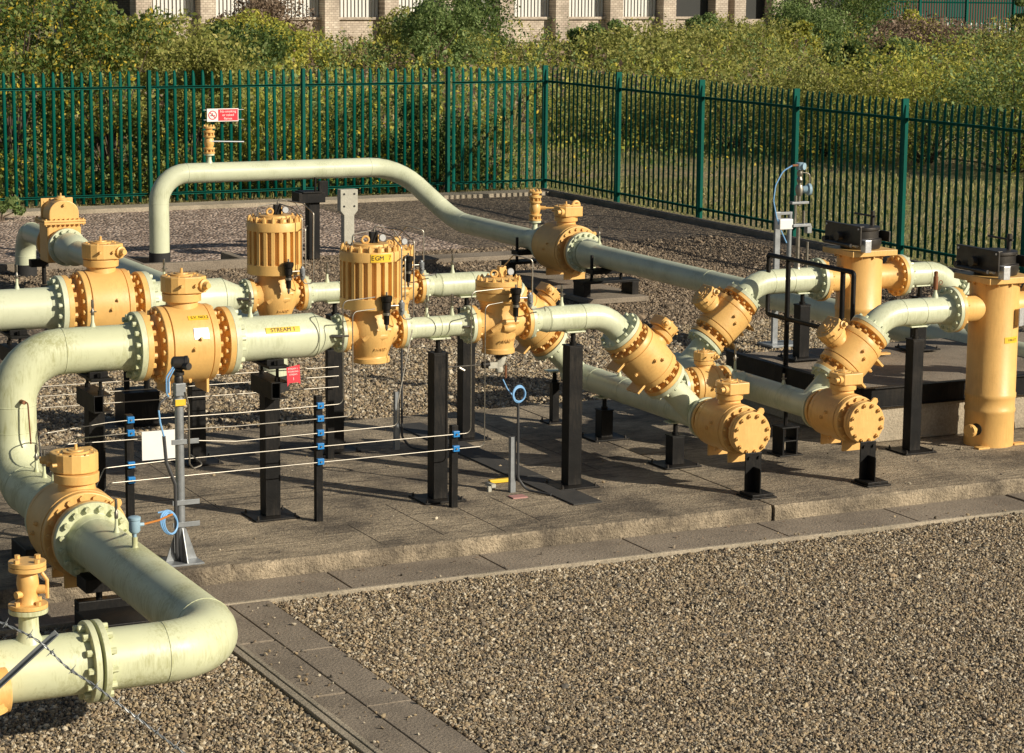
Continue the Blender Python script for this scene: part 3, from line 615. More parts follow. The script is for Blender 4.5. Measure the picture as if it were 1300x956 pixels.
r = thing('corner_valve', 'orange valve body cut off by the bottom left corner', 'valve', (2.80,11.9,.45))
g = G(); g.lathe([(0,.11),(.07,.13),(.16,.13),(.36,.12),(.40,.09)], Matrix.Translation((2.74,11.8,.52)), 24); g.cyl(frame((2.74,11.8,.55),(1,0,0)), .0, .17, .12, 24); obj('valve_body', g, 'orange', r, .004)
g = G(); g.lathe([(.0,.17),(.025,.17),(.028,.165),(.053,.165)], Matrix.Translation((2.745,11.8,.46)), 32); f = obj('flange', g, 'orange', r, .002)
g = G(); g.ring(Matrix.Translation((2.745,11.8,.46)), .14, 8, .053, .075, .014); obj('flange_bolts', g, 'orange', f)
# stand under the loop
r = thing('low_stand', 'low black steel stand beneath the near green loop pipe', 'pipe support', (4.3,14.35,0), group='low black pipe stands')
g = G(); g.box((4.35,14.30,.09), (.62,.44,.13)); g.box((4.30,14.52,.12), (.50,.10,.19)); obj('base_frame', g, 'black', r, .006)
g = G(); g.cyl(Matrix.Translation((4.20,14.50,0)), .15, .36, .022, 10); g.box((4.22,14.46,.345), (.30,.22,.09)); obj('jack_screw', g, 'black', r, .004)
r = thing('low_stand', 'low black steel stand under the drop pipe at the far left edge', 'pipe support', (4.25,15.9,.12), group='low black pipe stands')
g = G(); g.box((4.25,15.95,.20), (.42,.40,.14)); obj('base_frame', g, 'black', r, .006)
g = G(); g.cyl(Matrix.Translation((4.25,15.95,0)), .26, .42, .03, 10); g.box((4.25,15.95,.395), (.2,.2,.02)); obj('jack_screw', g, 'black', r)

# ---------------------------------------------------------------- rear stream inlet, rear pipework
r = pipe('inlet_pipe', 'pale green pipe entering the rear stream from the left edge', [(5.145,Y2,ZS+.012),(0.6,Y2,ZS+.012)], .17, .3)
flange(r, (5.145,Y2,ZS+.012), X_, .26, .045, 16, .17); vent(r, (4.78,Y2,ZS+.18), .20)
RX = 14.65
r = pipe('rear_pipe', 'long pale green pipe arching up at the rear fence then running forward right', [(10.35,32.29,.02),(10.35,32.29,1.33),(14.08,32.29,1.33),(14.68,31.45,.56),(14.68,28.42,.56)], .145, [.42,.75,.75], n=44)
flange(r, (14.68,28.42,.56), (0,-1,0), .27, .05, 18, .2, br=.018); g = G(); g.lathe([(-.50,.145),(-.16,.2)], frame((14.68,28.42,.56),(0,-1,0)), 40); obj('reducer_cone', g, 'green', r)
g = G(); g.lathe([(-.1,.155),(.20,.155)], Matrix.Translation((10.35,32.29,0)), 32); obj('black_wrap', g, 'bitumen', r)
g = G(); g.lathe([(.13,.05),(.19,.032),(.25,.03),(.252,.075),(.275,.075)], Matrix.Translation((11.12,32.29,1.33)), 20); obj('vent_branch', g, 'green', r)
g = G(); g.lathe([(.13,.05),(.19,.036),(.25,.034),(.252,.085),(.275,.085)], Matrix.Translation((14.68,28.84,.56)), 20); obj('vent_branch', g, 'green', r)
RXm = RX+.03
r = pipe('rear_pipe', 'long shaded green pipe running forward behind the filter vessels', [(RXm,27.40,.56),(RXm,10.5,.56)], .145, .3, n=44)
flange(r, (RXm,27.40,.56), (0,1,0), .27, .05, 18, .2, br=.018); g = G(); g.lathe([(-.42,.145),(-.16,.2)], frame((RXm,27.40,.56),(0,1,0)), 40); obj('reducer_cone', g, 'green', r); vent(r, (RXm+.05,27.05,.72), .22)
g = G(); g.torus(frame((RXm,24.1,.56), Y_), .145, .004, 36, 5); g.torus(frame((RXm,19.6,.56), Y_), .145, .004, 36, 5); obj('weld_seam', g, 'green', r)
T = frame((RXm,27.91,.56), (0,0,1), (0,-1,0))
vK = ball_valve('rear_ball_valve', 'large orange ball valve on the rear pipe, near the fence corner', T, 1.0, .335, .27, 18, group='large ball valves', gscale=.95)
g = G(); g.torus(frame((RXm+.12,27.86,1.14),(0,1,0)), .05, .022, 20, 8); g.box((RXm+.12,27.86,1.10), (.10,.045,.12)); obj('gear_housing', g, 'orange', vK, .004)
def vent_stack(x, y, z, k, label, rod):
    r = thing('vent_stack', label, 'vent valve', (x,y,z), group='slim orange vent valve stacks'); V = Matrix.Translation((x,y,z))@Matrix.Scale(k,4)
    g = G(); g.lathe([(0,.085),(.022,.085),(.024,.05),(.06,.05),(.062,.085),(.085,.085),(.088,.055),(.12,.068),(.16,.075),(.20,.068),(.23,.055),(.235,.085),(.26,.085),(.263,.05),(.30,.05),(.305,.085),(.33,.085),(.335,.05),(.36,.05),(.365,.088),(.39,.088)], V, 24); obj('valve_body', g, 'orange', r, .002)
    g = G()
    for zz in ((.022,.062),(.26,.305)): g.ring(V, .068, 8, zz[0], zz[1], .010, stud=False)
    g.ring(V, .07, 8, .39, .415, .012, stud=False); obj('flange_bolts', g, 'orange', r)
    g = G()
    if rod: g.cyl(frame((x,y-.06,z+.18*k), (1,.05,-.04)), -.02, .52, .011, 8); obj('operating_bar', g, 'galv', r)
    else: g.cyl(frame((x,y,z+.17*k), (.9,-.5,.0)), .06, .15, .026, 8); g.cyl(frame((x,y,z+.17*k), (.9,-.5,.0)), .15, .27, .012, 8); obj('operating_stem', g, 'orange', r)
    return r
vent_stack(11.12, 32.29, 1.608, 1.0, 'slim orange vent valve on the arched rear pipe below the fence sign', True)
vent_stack(14.68, 28.84, .838, 1.05, 'slim orange vent valve beside the large rear ball valve', False)

# swing check valve line on the left
NX = 8.35
r = pipe('side_pipe', 'pale green pipe bend rising from the ground behind the check valve', [(NX,32.15,.0),(NX,32.15,.62),(NX,30.62,.62)], .145, .36)
g = G(); g.lathe([(-.1,.155),(.14,.155)], Matrix.Translation((NX,32.15,0)), 28); obj('black_wrap', g, 'bitumen', r)
flange(r, (NX,30.62,.62), (0,-1,0), .25, .045, 14, .145)
r = pipe('side_pipe', 'shaded pale green pipe leading forward from the check valve', [(NX,30.02,.62),(NX,22.3,.62),(NX,22.3,-.1)], .145, .36)
flange(r, (NX,30.02,.62), (0,1,0), .25, .045, 14, .145); g = G(); g.lathe([(-.55,.146),(-.42,.205),(-.10,.205)], frame((NX,30.02,.62),(0,1,0)), 40); obj('reducer_cone', g, 'green', r)
g = G(); g.lathe([(-.1,.155),(.16,.155)], Matrix.Translation((NX,22.3,0)), 28); obj('black_wrap', g, 'bitumen', r)
r = thing('check_valve', 'boxy orange check valve with domed flanged cover at the upper left', 'valve', (NX,30.32,.3))
g = G(); g.box((NX,30.32,.66), (.46,.40,.52)); g.lathe([(-.30,.21),(.30,.21)], frame((NX,30.32,.60),(0,1,0)), 36); b = obj('valve_body', g, 'orange', r, .02)
g = G()
for sy in (-1,1): g.lathe([(-.045,.25),(0,.25)], frame((NX,30.32+sy*.30,.62),(0,sy,0)), 36)
obj('flange', g, 'orange', b, .003)
g = G(); g.box((NX,30.32,.925), (.56,.50,.028)); g.box((NX,30.32,.957), (.56,.50,.028)); fl = obj('cover_flange', g, 'orange', r, .006)
g = G()
for i in range(9):
    for sy in (-1,1): g.lathe([(.971,.014),(.99,.014)], Matrix.Translation((NX-.25+.0625*i,30.32+sy*.23,0)), 6); g.lathe([(.895,.014),(.912,.014)], Matrix.Translation((NX-.25+.0625*i,30.32+sy*.23,0)), 6)
obj('cover_bolts', g, 'orange', fl)
g = G(); poly = [(-.20,.97)]+[(.20*math.cos(PI-PI*i/14)*1., 1.06+.17*math.sin(PI*i/14)) for i in range(15)]+[(.20,.97)]
g.prism([(p[0],p[1]) for p in poly], -.17, .17, Matrix(((1,0,0,NX),(0,0,1,30.28),(0,1,0,0),(0,0,0,1)))); cv = obj('domed_cover', g, 'orange', r, .012)
g = G(); g.box((NX,30.47,1.10), (.43,.035,.26)); 
for dx in (-.165,.165): g.cyl(frame((NX+dx,30.452,1.185),(0,-1,0)), -.001, .006, .018, 12)
obj('rear_plate', g, 'orange', cv, .01)
g = G(); V = Matrix.Translation((NX+.01,30.30,0)); g.lathe([(1.21,.09),(1.245,.09),(1.25,.06),(1.27,.05)], V, 24); g.cyl(V, 1.26, 1.31, .012, 8); g.cyl(frame((NX+.0,30.10,1.17),(0,-1,0)), 0, .03, .02, 8); obj('cap', g, 'orange', cv, .002)
r = thing('pipe_stand', 'black stand under the check valve at the upper left', 'pipe support', (NX+.2,30.3,0), group='low black pipe stands')
g = G(); g.box((NX+.15,30.0,.05), (.9,.5,.10)); g.box((NX-.12,31.0,.30), (.24,.14,.10)); g.cyl(Matrix.Translation((NX-.05,31.0,0)), .0, .46, .03, 10); g.box((NX+.0,30.95,.40), (.20,.2,.05)); obj('base_frame', g, 'black', r, .005)

# supports for the rear valve
for yy, lb in ((28.95,'black rear stand left of the large rear ball valve'), (26.75,'black rear stand right of the large rear ball valve')):
    r = thing('pipe_stand', lb, 'pipe support', (RXm,yy,.0), group='low black pipe stands')
    g = G()
    for dx in (-.36,.36): g.box((RXm+dx,yy,.13), (.10,.30,.22))
    g.box((RXm,yy,.255), (.84,.30,.035)); g.box((RXm,yy,.03), (.84,.30,.02)); obj('base_frame', g, 'black', r, .004)
    g = G()
    for dx in (-.22,.22): g.cyl(Matrix.Translation((RXm+dx,yy,0)), .27, .44 if dx > 0 else .60, .022, 8)
    g.box((RXm,yy,.385), (.52,.20,.06)); obj('saddle', g, 'black', r, .004)
r = thing('plinth_block', 'low concrete plinth under the large rear ball valve', 'plinth', (RXm,27.9,0))
g = G(); g.box((RXm,27.9,.035), (.9,3.0,.07)); obj('block', g, 'path', r, .01)
r = thing('tall_support', 'tall black clamp post under the arched rear pipe', 'pipe support', (12.72,32.29,0))
g = G(); g.box((12.72,32.29,.42), (.17,.17,.84)); obj('post', g, 'black', r, .004)
g = G(); g.box((12.66,32.29,.92), (.42,.30,.15)); g.box((12.66,32.29,1.0), (.30,.34,.02)); g.box((12.86,32.22,1.04), (.14,.08,.24)); g.cyl(Matrix.Translation((12.72,32.17,0)), .95, 1.22, .018, 8); obj('clamp_head', g, 'black', r, .004)
r = thing('concrete_post', 'pale concrete marker post with wide drilled head behind the front ribbed regulator', 'post', (13.74,33.4,0))
poly = [(-.085,0),(.085,0),(.085,.50),(.145,.57),(.145,.90),(-.145,.90),(-.145,.57),(-.085,.50)]
g = G(); g.prism(poly, -.07, .07, Matrix(((1,0,0,13.74),(0,0,1,33.4),(0,1,0,0),(0,0,0,1)))); obj('shaft', g, 'conc_post', r, .008)
g = G()
for dx in (-.085,.085):
    for dz in (.64,.83): g.cyl(frame((13.74+dx,33.3285,dz),(0,-1,0)), -.004, .003, .017, 12)
obj('bolt_hole', g, 'darkgap', r)

# ---------------------------------------------------------------- columns
lab = ['black steel post with cross beam under the front stream, left of the mast', 'black steel post with cross beam below the red tag', 'tall black post under the narrow pipe of the front stream', 'tall black post under the front outlet bend, by the slab edge']
for (x, hd, rp), lb in zip(((4.80,'beam',.17),(6.18,'beam',.17),(7.60,'jack',.085),(8.81,'jack',.105)), lab): column('support_column', lb, x, Y1, .12, ZS-rp, .124, hd, rp=rp)
lab = ['black steel post under the rear stream behind the notice board', 'black steel post under the rear stream behind the silver mast', 'black post under the rear stream, left of the hanging blue cable loop', 'black post under the rear stream, just left of the small front regulator']
for (x, hd, rp), lb in zip(((4.75,'beam',.17),(6.30,'jack',.17),(7.57,'jack',.085),(8.84,'jack',.105)), lab): column('support_column', lb, x, Y2, .12, ZS-rp+.012, .124, hd, rp=rp)
column('support_column', 'tall black post right of the right-hand blind flange, front of the wall', 12.22, Y1, .12, 1.37-.118, .115)
column('support_column', 'black post standing on the platform behind the handrail', 12.42, Y2, .62, 1.37-.105, .115)
column('support_column', 'black post on the platform right of the rear filter vessel', 13.80, Y2, .62, 1.37-.105, .115)
column('short_support', 'short black post under the left header, farther of the pair', 10.0, 18.22, .12, ZH-.115, .12, group='short black header supports')
column('short_support', 'short black post under the left header, nearer of the pair', 10.0, 16.95, .12, ZH-.115, .12, group='short black header supports')
column('short_support', 'short black post behind the tall post, at the back of the left header', 9.92, 19.05, .12, .62, .07, group='short black header supports')
r = thing('open_stand', 'open black steel frame stand under the right header', 'pipe support', (11.12,16.95,.12), group='short black header supports')
g = G(); g.box((11.05,16.95,.25), (.018,.17,.25)); g.box((11.19,16.95,.25), (.018,.17,.25)); g.box((11.12,16.95,.37), (.18,.18,.014)); g.box((11.12,16.95,.25), (.14,.17,.012)); g.box((11.12,16.95,.126), (.24,.22,.012)); obj('base_frame', g, 'black', r, .003)
g = G(); g.cyl(Matrix.Translation((11.12,16.95,0)), .37, .505, .018, 8); obj('jack_screw', g, 'black', r)
r = thing('squat_stand', 'squat black block stand on the gravel beneath the rear ball valve', 'pipe support', (6.55,21.2,0), group='low black pipe stands')
g = G(); g.box((6.55,21.2,.16), (.34,.34,.32)); g.box((6.55,21.2,.006), (.8,.5,.012)); obj('base_frame', g, 'black', r, .005)
g = G()
for dx in (-.1,.1): g.cyl(Matrix.Translation((6.55+dx,21.2,0)), .3, .55, .03, 8)
obj('jack_screw', g, 'black', r)

# ---------------------------------------------------------------- filters
def filt(y, zb, label):
    x = 13.07; r = thing('filter_vessel', label, 'filter vessel', (x,y,zb), group='upright orange filter vessels'); V = Matrix.Translation((x,y,0)); zt = 1.63
    g = G(); g.lathe([(zb,.222),(zb+.30,.222),(zb+.31,.228),(zb+.335,.228),(zb+.345,.222),(zb+.43,.222),(zb+.44,.229),(zb+.475,.229),(zb+.485,.222),(zt-.02,.222)], V, 56)
    b = obj('vessel_shell', g, 'orange', r)
    g = G()
    for a in (-158,-25,90): n = Vector((math.cos(rad(a)),math.sin(rad(a)),0)); g.lathe([(.2195,.055),(.2235,.055)], frame((x,y,zb+.16), n), 20)
    obj('skirt_opening', g, 'darkgap', b)
    g = G(); g.box((x-.20,y-.17,zb+.008), (.12,.07,.016)); g.box((x+.22,y-.14,zb+.008), (.12,.07,.016)); obj('foot_plate', g, 'orange', b)
    if zb < .3:
        g = G(); D = Vector((-.93,-.37,0)); q = frame((x,y,zb+.16), D); g.lathe([(.18,.020),(.30,.020),(.30,.058),(.318,.058),(.321,.054),(.325,.058),(.343,.058)], q, 24); d = obj('drain_pipe', g, 'orange', r, .001)
        g = G(); g.ring(q, .043, 4, .343, .352, .009, .4, stud=False); obj('drain_bolts', g, 'orange', d)
    g = G(); g.box((x,y,zt+.005), (.52,.52,.055)); obj('top_plate', g, 'orange', r, .004)
    g = G()
    for i in range(12): a = 2*PI*i/12; g.cyl(Matrix.Translation((x+.235*math.cos(a),y+.235*math.sin(a),0)), zt-.05, zt-.022, .012, 6)
    obj('plate_bolts', g, 'orange', r)
    z0 = zt+.034
    g = G(); g.lathe([(z0,.19),(z0+.05,.205),(z0+.10,.205),(z0+.105,.175),(z0+.18,.175),(z0+.185,.19),(z0+.212,.19),(z0+.222,.12)], V, 32); door = obj('closure_door', g, 'darksteel', r, .004)
    g = G()
    g.box((x-.215,y-.02,z0+.15), (.018,.60,.18)); g.box((x-.205,y-.02,z0+.242), (.05,.60,.010)); g.box((x+.205,y-.0,z0+.12), (.018,.40,.10)); g.box((x,y-.0,z0+.12), (.42,.10,.10)); cp = obj('closure_plate', g, 'darksteel', r, .003)
    g = G(); g.cyl(frame((x-.245,y-.02,z0+.13),(-1,0,0)), 0, .05, .045, 16); g.cyl(frame((x-.245,y+.20,z0+.08),(-1,0,0)), 0, .05, .03, 12); g.cyl(frame((x-.28,y-.25,z0+.06),(0,1,0)), 0, .45, .018, 10); g.cyl(frame((x+.1,y-.05,z0+.31),(0,1,0)), -.05, .30, .010, 8); g.cyl(Matrix.Translation((x+.1,y-.05,0)), z0+.22, z0+.36, .022, 10); obj('closure_lever', g, 'darksteel', cp)
    g = G(); g.box((x-.15,y-.315,z0+.055), (.07,.08,.12)); g.cyl(frame((x-.20,y-.24,z0+.055),(0,1,0)), 0, .12, .02, 10); obj('bleed_block', g, 'plate', cp, .004)
    g = G()
    for yy in (y-.29,y+.25): g.cyl(frame((x-.224,yy,z0+.22),(-1,0,0)), 0, .006, .010, 10)
    obj('plate_rivet', g, 'white', cp)
    for sx, xe in ((-1,12.60),(1,13.54)):
        T = frame((xe,y,1.37),(sx,0,0)); g = G(); L = abs(xe-x)-.1; g.lathe([(-L,.122),(-.09,.122),(-.055,.138),(-.038,.15),(-.038,.205),(0,.205)], T, 40); nz = obj('nozzle', g, 'orange', r, .002)
        g = G(); g.ring(T, .178, 14, -.066, -.038, .0155, PI/14); obj('flange_bolts', g, 'orange', nz)
    return r
f1 = filt(Y1, .12, 'orange filter vessel at the right edge with silver nameplate and yellow label')
f2 = filt(Y2, .62, 'orange filter vessel farther back on the raised platform')
def opipe(y, label):
    r = thing('transfer_pipe', label, 'pipe', (13.54,y,1.37), group='pipes leaving the filters to the right')
    pts, mk = fillet([(13.54,y,1.37),(14.02,y,1.37),(14.22,y,1.17)], .34, 10); g = G(); g.tube(pts, .118, 40); obj('pipe_barrel', g, 'green', r)
    flange(r, (13.54,y,1.37), -X_, .205, .038, 14, .118, br=.015); flange(r, (14.22,y,1.17), (1,0,-1), .19, .036, 12, .118, wn=False)
    g = G(); g.torus(frame((13.86,y,1.37), X_), .118, .0035, 36, 5); obj('weld_seam', g, 'green', r)
    r = thing('drop_branch', label.replace('leaving', 'branch falling away beyond').replace('filter vessel', 'filter vessel outlet'), 'pipe', (14.25,y,1.14), group='sloping branches down to the rear pipe')
    g = G(); g.tube([(14.22,y,1.17),(14.67,y,.60)], .108, 36); obj('pipe_barrel', g, 'green', r); flange(r, (14.225,y,1.165), (-1,0,1), .19, .036, 12, .118, wn=False)
opipe(Y2, 'pale green bend leaving the rear filter vessel'); opipe(Y1, 'pale green bend leaving the front filter vessel')
# nameplate bracket and label on the front vessel
g = G(); a = rad(-62); n = Vector((math.cos(a),math.sin(a),0)); q = Vector((13.07,Y1,1.30))+n*.265; g.box((0,0,0), (.10,.16,.012), frame(q, n, (-n.y,n.x,0))); np_ = obj('nameplate', g, 'plate', f1, .001)
g = G(); g.box((0,0,-.02), (.085,.14,.05), frame(q, n, (-n.y,n.x,0))); obj('nameplate_bracket', g, 'orange', np_)
zlabel(f1, 13.07, Y1, 1.095, -78, .17, .055, .222, 'INLET', .030)

# ---------------------------------------------------------------- instruments, mast, tubing
def tag_text(lines, size, T, m, parent):
    for i, s in enumerate(lines): text(s, size, T@Matrix.Translation((0,-i*size*1.25,0)), m, parent)
mx, my = 5.11, 15.55
r = thing('instrument_mast', 'galvanised pipe mast carrying a pressure transmitter, standing by the slab edge', 'mast', (mx,my,.12))
g = G(); g.cyl(Matrix.Translation((mx,my,0)), .12, 1.30, .032, 24); obj('mast_pole', g, 'galv', r)
g = G(); g.box((mx,my,.127), (.26,.26,.012))
for a in range(4):
    Mr = Matrix.Translation((mx,my,.133))@Matrix.Rotation(a*PI/2+.1,4,'Z'); g.prism([(.02,0),(.12,0),(.035,.24),(.02,.24)], -.004, .004, Mr@Matrix(((1,0,0,0),(0,0,1,0),(0,1,0,0),(0,0,0,1))))
obj('base_gusset', g, 'galv', r, .001)
g = G(); 
for zz in (1.0,.56,.40): g.box((mx+.03,my-.035,zz), (.20,.012,.035))
obj('clamp_bar', g, 'galv', r, .001)
g = G(); g.lathe([(1.28,.02),(1.30,.036),(1.33,.036),(1.335,.02)], Matrix.Translation((mx,my,0)), 16); g.box((mx,my-.01,1.375), (.075,.07,.09)); g.box((mx,my-.01,1.285), (.085,.06,.05)); tb = obj('manifold_block', g, 'galv', r, .004)
g = G(); g.box((mx-.005,my-.047,1.285), (.075,.008,.045)); obj('yellow_tag', g, 'yellow', tb)
g = G(); g.lathe([(1.42,.030),(1.45,.034),(1.47,.028),(1.475,.040),(1.50,.040),(1.505,.028),(1.52,.03)], Matrix.Translation((mx,my,0)), 20); obj('transmitter_neck', g, 'darksteel', r)
g = G(); q = frame((mx+.01,my-.0,1.56), (1,-.35,.0)); g.lathe([(-.065,.0),(-.06,.030),(-.045,.046),(.03,.048),(.034,.052),(.055,.052),(.06,.040),(.066,.03),(.068,0)], q, 28, False); g.cyl(frame((mx+.03,my-.04,1.545),(.4,-1,0)), 0, .05, .026, 14); obj('transmitter_head', g, 'darksteel', r)
g = G(); g.tube(fillet([(mx-.05,my-.03,1.54),(mx-.10,my-.03,1.47),(mx-.10,my-.03,1.36),(mx-.085,my-.02,1.33)], .04, 5)[0], .007, 8); g.tube(fillet([(mx-.045,my-.04,1.53),(mx-.085,my-.04,1.46),(mx-.085,my-.04,1.36)], .04, 5)[0], .006, 8); g.tube(fillet([(mx-.16,my-.03,1.24),(mx-.15,my-.03,1.15),(mx-.125,my-.03,1.05)], .04, 5)[0], .007, 8); obj('blue_hose', g, 'blue', r)
g = G(); g.tube(fillet([(mx-.09,my-.02,1.33),(mx-.15,my-.03,1.29),(mx-.16,my-.03,1.24)], .03, 5)[0], .008, 8); g.tube(fillet([(mx-.125,my-.03,1.05),(mx-.11,my-.03,.86),(mx-.05,my-.04,.70),(mx-.045,my-.04,.20),(mx-.02,my-.02,.13)], .06, 5)[0], .013, 8); obj('cable_conduit', g, 'cable', r)
g = G(); g.tube(fillet([(mx+.03,my-.05,1.36),(mx+.055,my-.05,1.26),(mx+.055,my-.05,.84),(mx+.09,my-.03,.80),(mx+.17,my-.02,.82),(mx+.10,my+.06,.88)], .02, 4)[0], .006, 8); obj('impulse_tubing', g, 'steel', r)
r = thing('notice_board', 'blank white notice plate behind the silver mast', 'sign', (5.17,16.2,.72))
g = G(); g.box((5.17,16.215,.84), (.26,.006,.215)); obj('plate', g, 'white', r, .001)
g = G(); g.box((5.17,16.2205,.905), (.255,.004,.003)); obj('score_line', g, 'ink', r)
r = thing('blue_cable_loop', 'coiled blue cable loop hanging on the mast beside the near pipe', 'cable loop', (mx-.1,my-.1,.4))
g = G()
for k in range(3):
    q = frame((mx-.115+.006*k,my-.09,.44-.004*k), (.55+.1*k,-1,.1)); g.torus(q@Matrix.Scale(1.25,4,(0,1,0))@Matrix.Identity(4), .075-.004*k, .0065, 30, 7)
g.tube([(mx-.20,my-.10,.52),(mx-.15,my-.10,.525),(mx-.1,my-.10,.52)], .0065, 7); obj('coil', g, 'blue', r)
def hosepost(x, y, top, hgt, label, zb=.12):
    r = thing('cable_post', label, 'cable post', (x,y,zb), group='slotted steel cable posts with blue loops')
    g = G(); g.box((x,y,zb+hgt/2), (.045,.008,hgt)); g.box((x-.02,y+.02,zb+hgt/2), (.006,.04,hgt)); g.box((x+.02,y+.02,zb+hgt/2), (.006,.04,hgt)); obj('channel', g, 'galv', r)
    g = G(); g.tube(fillet([(x+.03,y-.02,top),(x+.035,y-.02,zb+.12),(x+.10,y-.04,zb+.02),(x+.22,y-.25,zb+.012)], .08, 5)[0], .011, 8); obj('cable_conduit', g, 'cable', r)
    g = G()
    for k in range(3): g.torus(frame((x+.03,y-.03-.006*k,top+.075), (.35-.1*k,-1,.0)), .068-.005*k, .007, 30, 7)
    g.tube([(x+.0,y-.02,top+.04),(x-.06,y,top+.12),(x-.10,y,top+.20)], .006, 7); obj('cable_loop', g, 'blue', r)
    return r
hosepost(8.26, 16.57, .86, .46, 'grey slotted cable post with coiled blue loop near the slab edge'); hosepost(8.08, 18.5, 1.14, .52, 'grey slotted cable post with blue loop behind the front ribbed regulator')
r = thing('solenoid_valve', 'pale dusty drain fitting under the small front regulator', 'fitting', (8.14,Y1,ZS-.25))
q = Vector((8.13,Y1-.02,ZS-.33)); g = G(); g.lathe([(-.05,.0),(-.045,.032),(.02,.038),(.05,.028),(.08,.02)], frame(q, (.5,-.2,.75)), 14, False); g.box(q+Vector((-.06,0,-.01)), (.09,.05,.05), None); g.lathe([(0,.03),(.03,.034),(.06,.02)], Matrix.Translation(q+Vector((.0,0,-.07))), 12); obj('fitting_body', g, 'conc_post', r, .006)
g = G(); g.cyl(frame(q+Vector((-.09,0,-.0)),(-1,0,-.05)), 0, .06, .028, 12); g.box(q+Vector((.02,0,.06)), (.07,.06,.05)); obj('coil_body', g, 'black', r)
g = G(); g.tube([q+Vector((.0,-.01,.07)), q+Vector((.10,-.01,-.03))], .007, 7); g.tube([q+Vector((-.14,0,.0)), q+Vector((-.55,.1,-.02))], .005, 7); g.cyl(frame(q+Vector((-.33,.05,-.02)),(1,-.2,-.6)), 0, .05, .013, 8); obj('impulse_tubing', g, 'steel', r)
g = G(); g.cyl(Matrix.Translation(q+Vector((.055,-.01,0))), -.12, -.02, .010, 8); obj('gland', g, 'rust', r)

# red tag at the saddle
r = thing('red_tag', 'red plastic tag reading STREAM 1 WORKING STREAM 1, hung under the front stream', 'tag', (6.27,16.36,1.22))
T = frame((6.275,16.34,1.265), (-.06,-1,.12), (1,-.0,.02)); g = G(); g.prism([(-.052,-.085),(-.035,-.06),(.03,-.058),(.052,-.072),(.056,.075),(-.050,.060)], -.0015, .0015, T); tg = obj('tag_plate', g, 'red', r)
tag_text(['STREAM 1','WORKING','STREAM'], .0175, T@Matrix.Translation((0,.047,.002)), 'white', tg); text('1', .03, T@Matrix.Translation((0,-.030,.002)), 'white', tg)

# impulse tubes between the left cluster and the regulators
TU = [('a', [(4.26,16.05,.78),(4.27,16.2,.985),(4.35,16.25,.99),(4.79,16.25,1.03),(4.95,16.25,1.035),(5.78,16.25,1.025),(6.645,16.25,1.03),(6.645,16.25,1.82),(6.93,16.30,1.83)], 'topmost long thin steel tube, rising left of the ribbed regulator'),
      ('b', [(4.60,16.40,.90),(4.76,16.25,.935),(5.05,16.25,.94),(5.78,16.25,.925),(6.725,16.25,.93),(6.725,16.25,1.735),(6.93,16.30,1.74)], 'second thin steel tube from the top, rising beside the ribbed regulator'),
      ('c', [(4.27,15.61,.74),(4.36,16.1,.87),(4.49,16.25,.895),(5.01,16.25,.89),(5.78,16.25,.81),(7.10,16.25,.825),(7.10,16.25,1.0),(7.27,16.36,1.55)], 'third thin steel tube from the top, rising under the ribbed regulator'),
      ('e', [(4.50,15.6,.69),(4.75,16.2,.705),(5.27,16.25,.71),(5.78,16.25,.712),(7.725,16.25,.715),(7.725,16.25,1.835),(8.02,16.30,1.84)], 'fourth thin steel tube from the top, rising to the small regulator'),
      ('f', [(4.50,15.6,.585),(4.79,16.2,.59),(5.78,16.25,.585),(7.845,16.25,.60),(7.845,16.25,1.72),(8.02,16.30,1.73)], 'lowest thin steel tube, rising to the small regulator')]
for k, pts, lb in TU:
    g = G(); g.tube(fillet(pts, .045, 5)[0], .0046, 8); o = obj('impulse_tube', g, 'steel'); tag(o, lb, 'tube', 'long thin steel impulse tubes')
for k, (z, lb) in enumerate(((.955,'uppermost thin steel tube at the rear stream level'),(.875,'middle thin steel tube at the rear stream level'),(.78,'lowest thin steel tube at the rear stream level'))):
    g = G(); g.tube([(3.8,18.32,z),(5.3,18.32,z-.01),(7.26,18.32,z-.02),(7.45,18.32,z-.02)], .0045, 8); o = obj('impulse_tube', g, 'steel'); tag(o, lb, 'tube', 'thin steel tubes behind the front stream')
def clamp_post(x, y, h, zs, label, w=.055):
    r = thing('clamp_post', label, 'post', (x,y,.12), group='slim black tube clamp posts')
    g = G(); g.box((x,y,.12+h/2), (w,w,h)); obj('post', g, 'black', r, .003)
    for z in zs:
        g = G(); g.box((x,y-w/2-.016,z), (w*.95,.032,.046)); c = obj('tube_clamp', g, 'blueclamp', r, .002)
        g = G(); g.cyl(frame((x,y-w/2-.03,z),(0,-1,0)), 0, .012, .007, 6); obj('clamp_bolt', g, 'steel', c)
clamp_post(6.46, 16.30, .98, (1.03,.93,.82,.715,.595), 'slim black post with five blue clamps in front of the ribbed regulator')
clamp_post(7.60, 16.30, .66, (.716,.60), 'slim black post with two blue clamps by the tall column')
clamp_post(4.97, 16.30, .95, (1.037,.94,.70,.587), 'slim black post with blue clamps left of the white notice')
clamp_post(7.40, 18.40, .95, (), 'slim bare black post near the rear stream columns', .06)

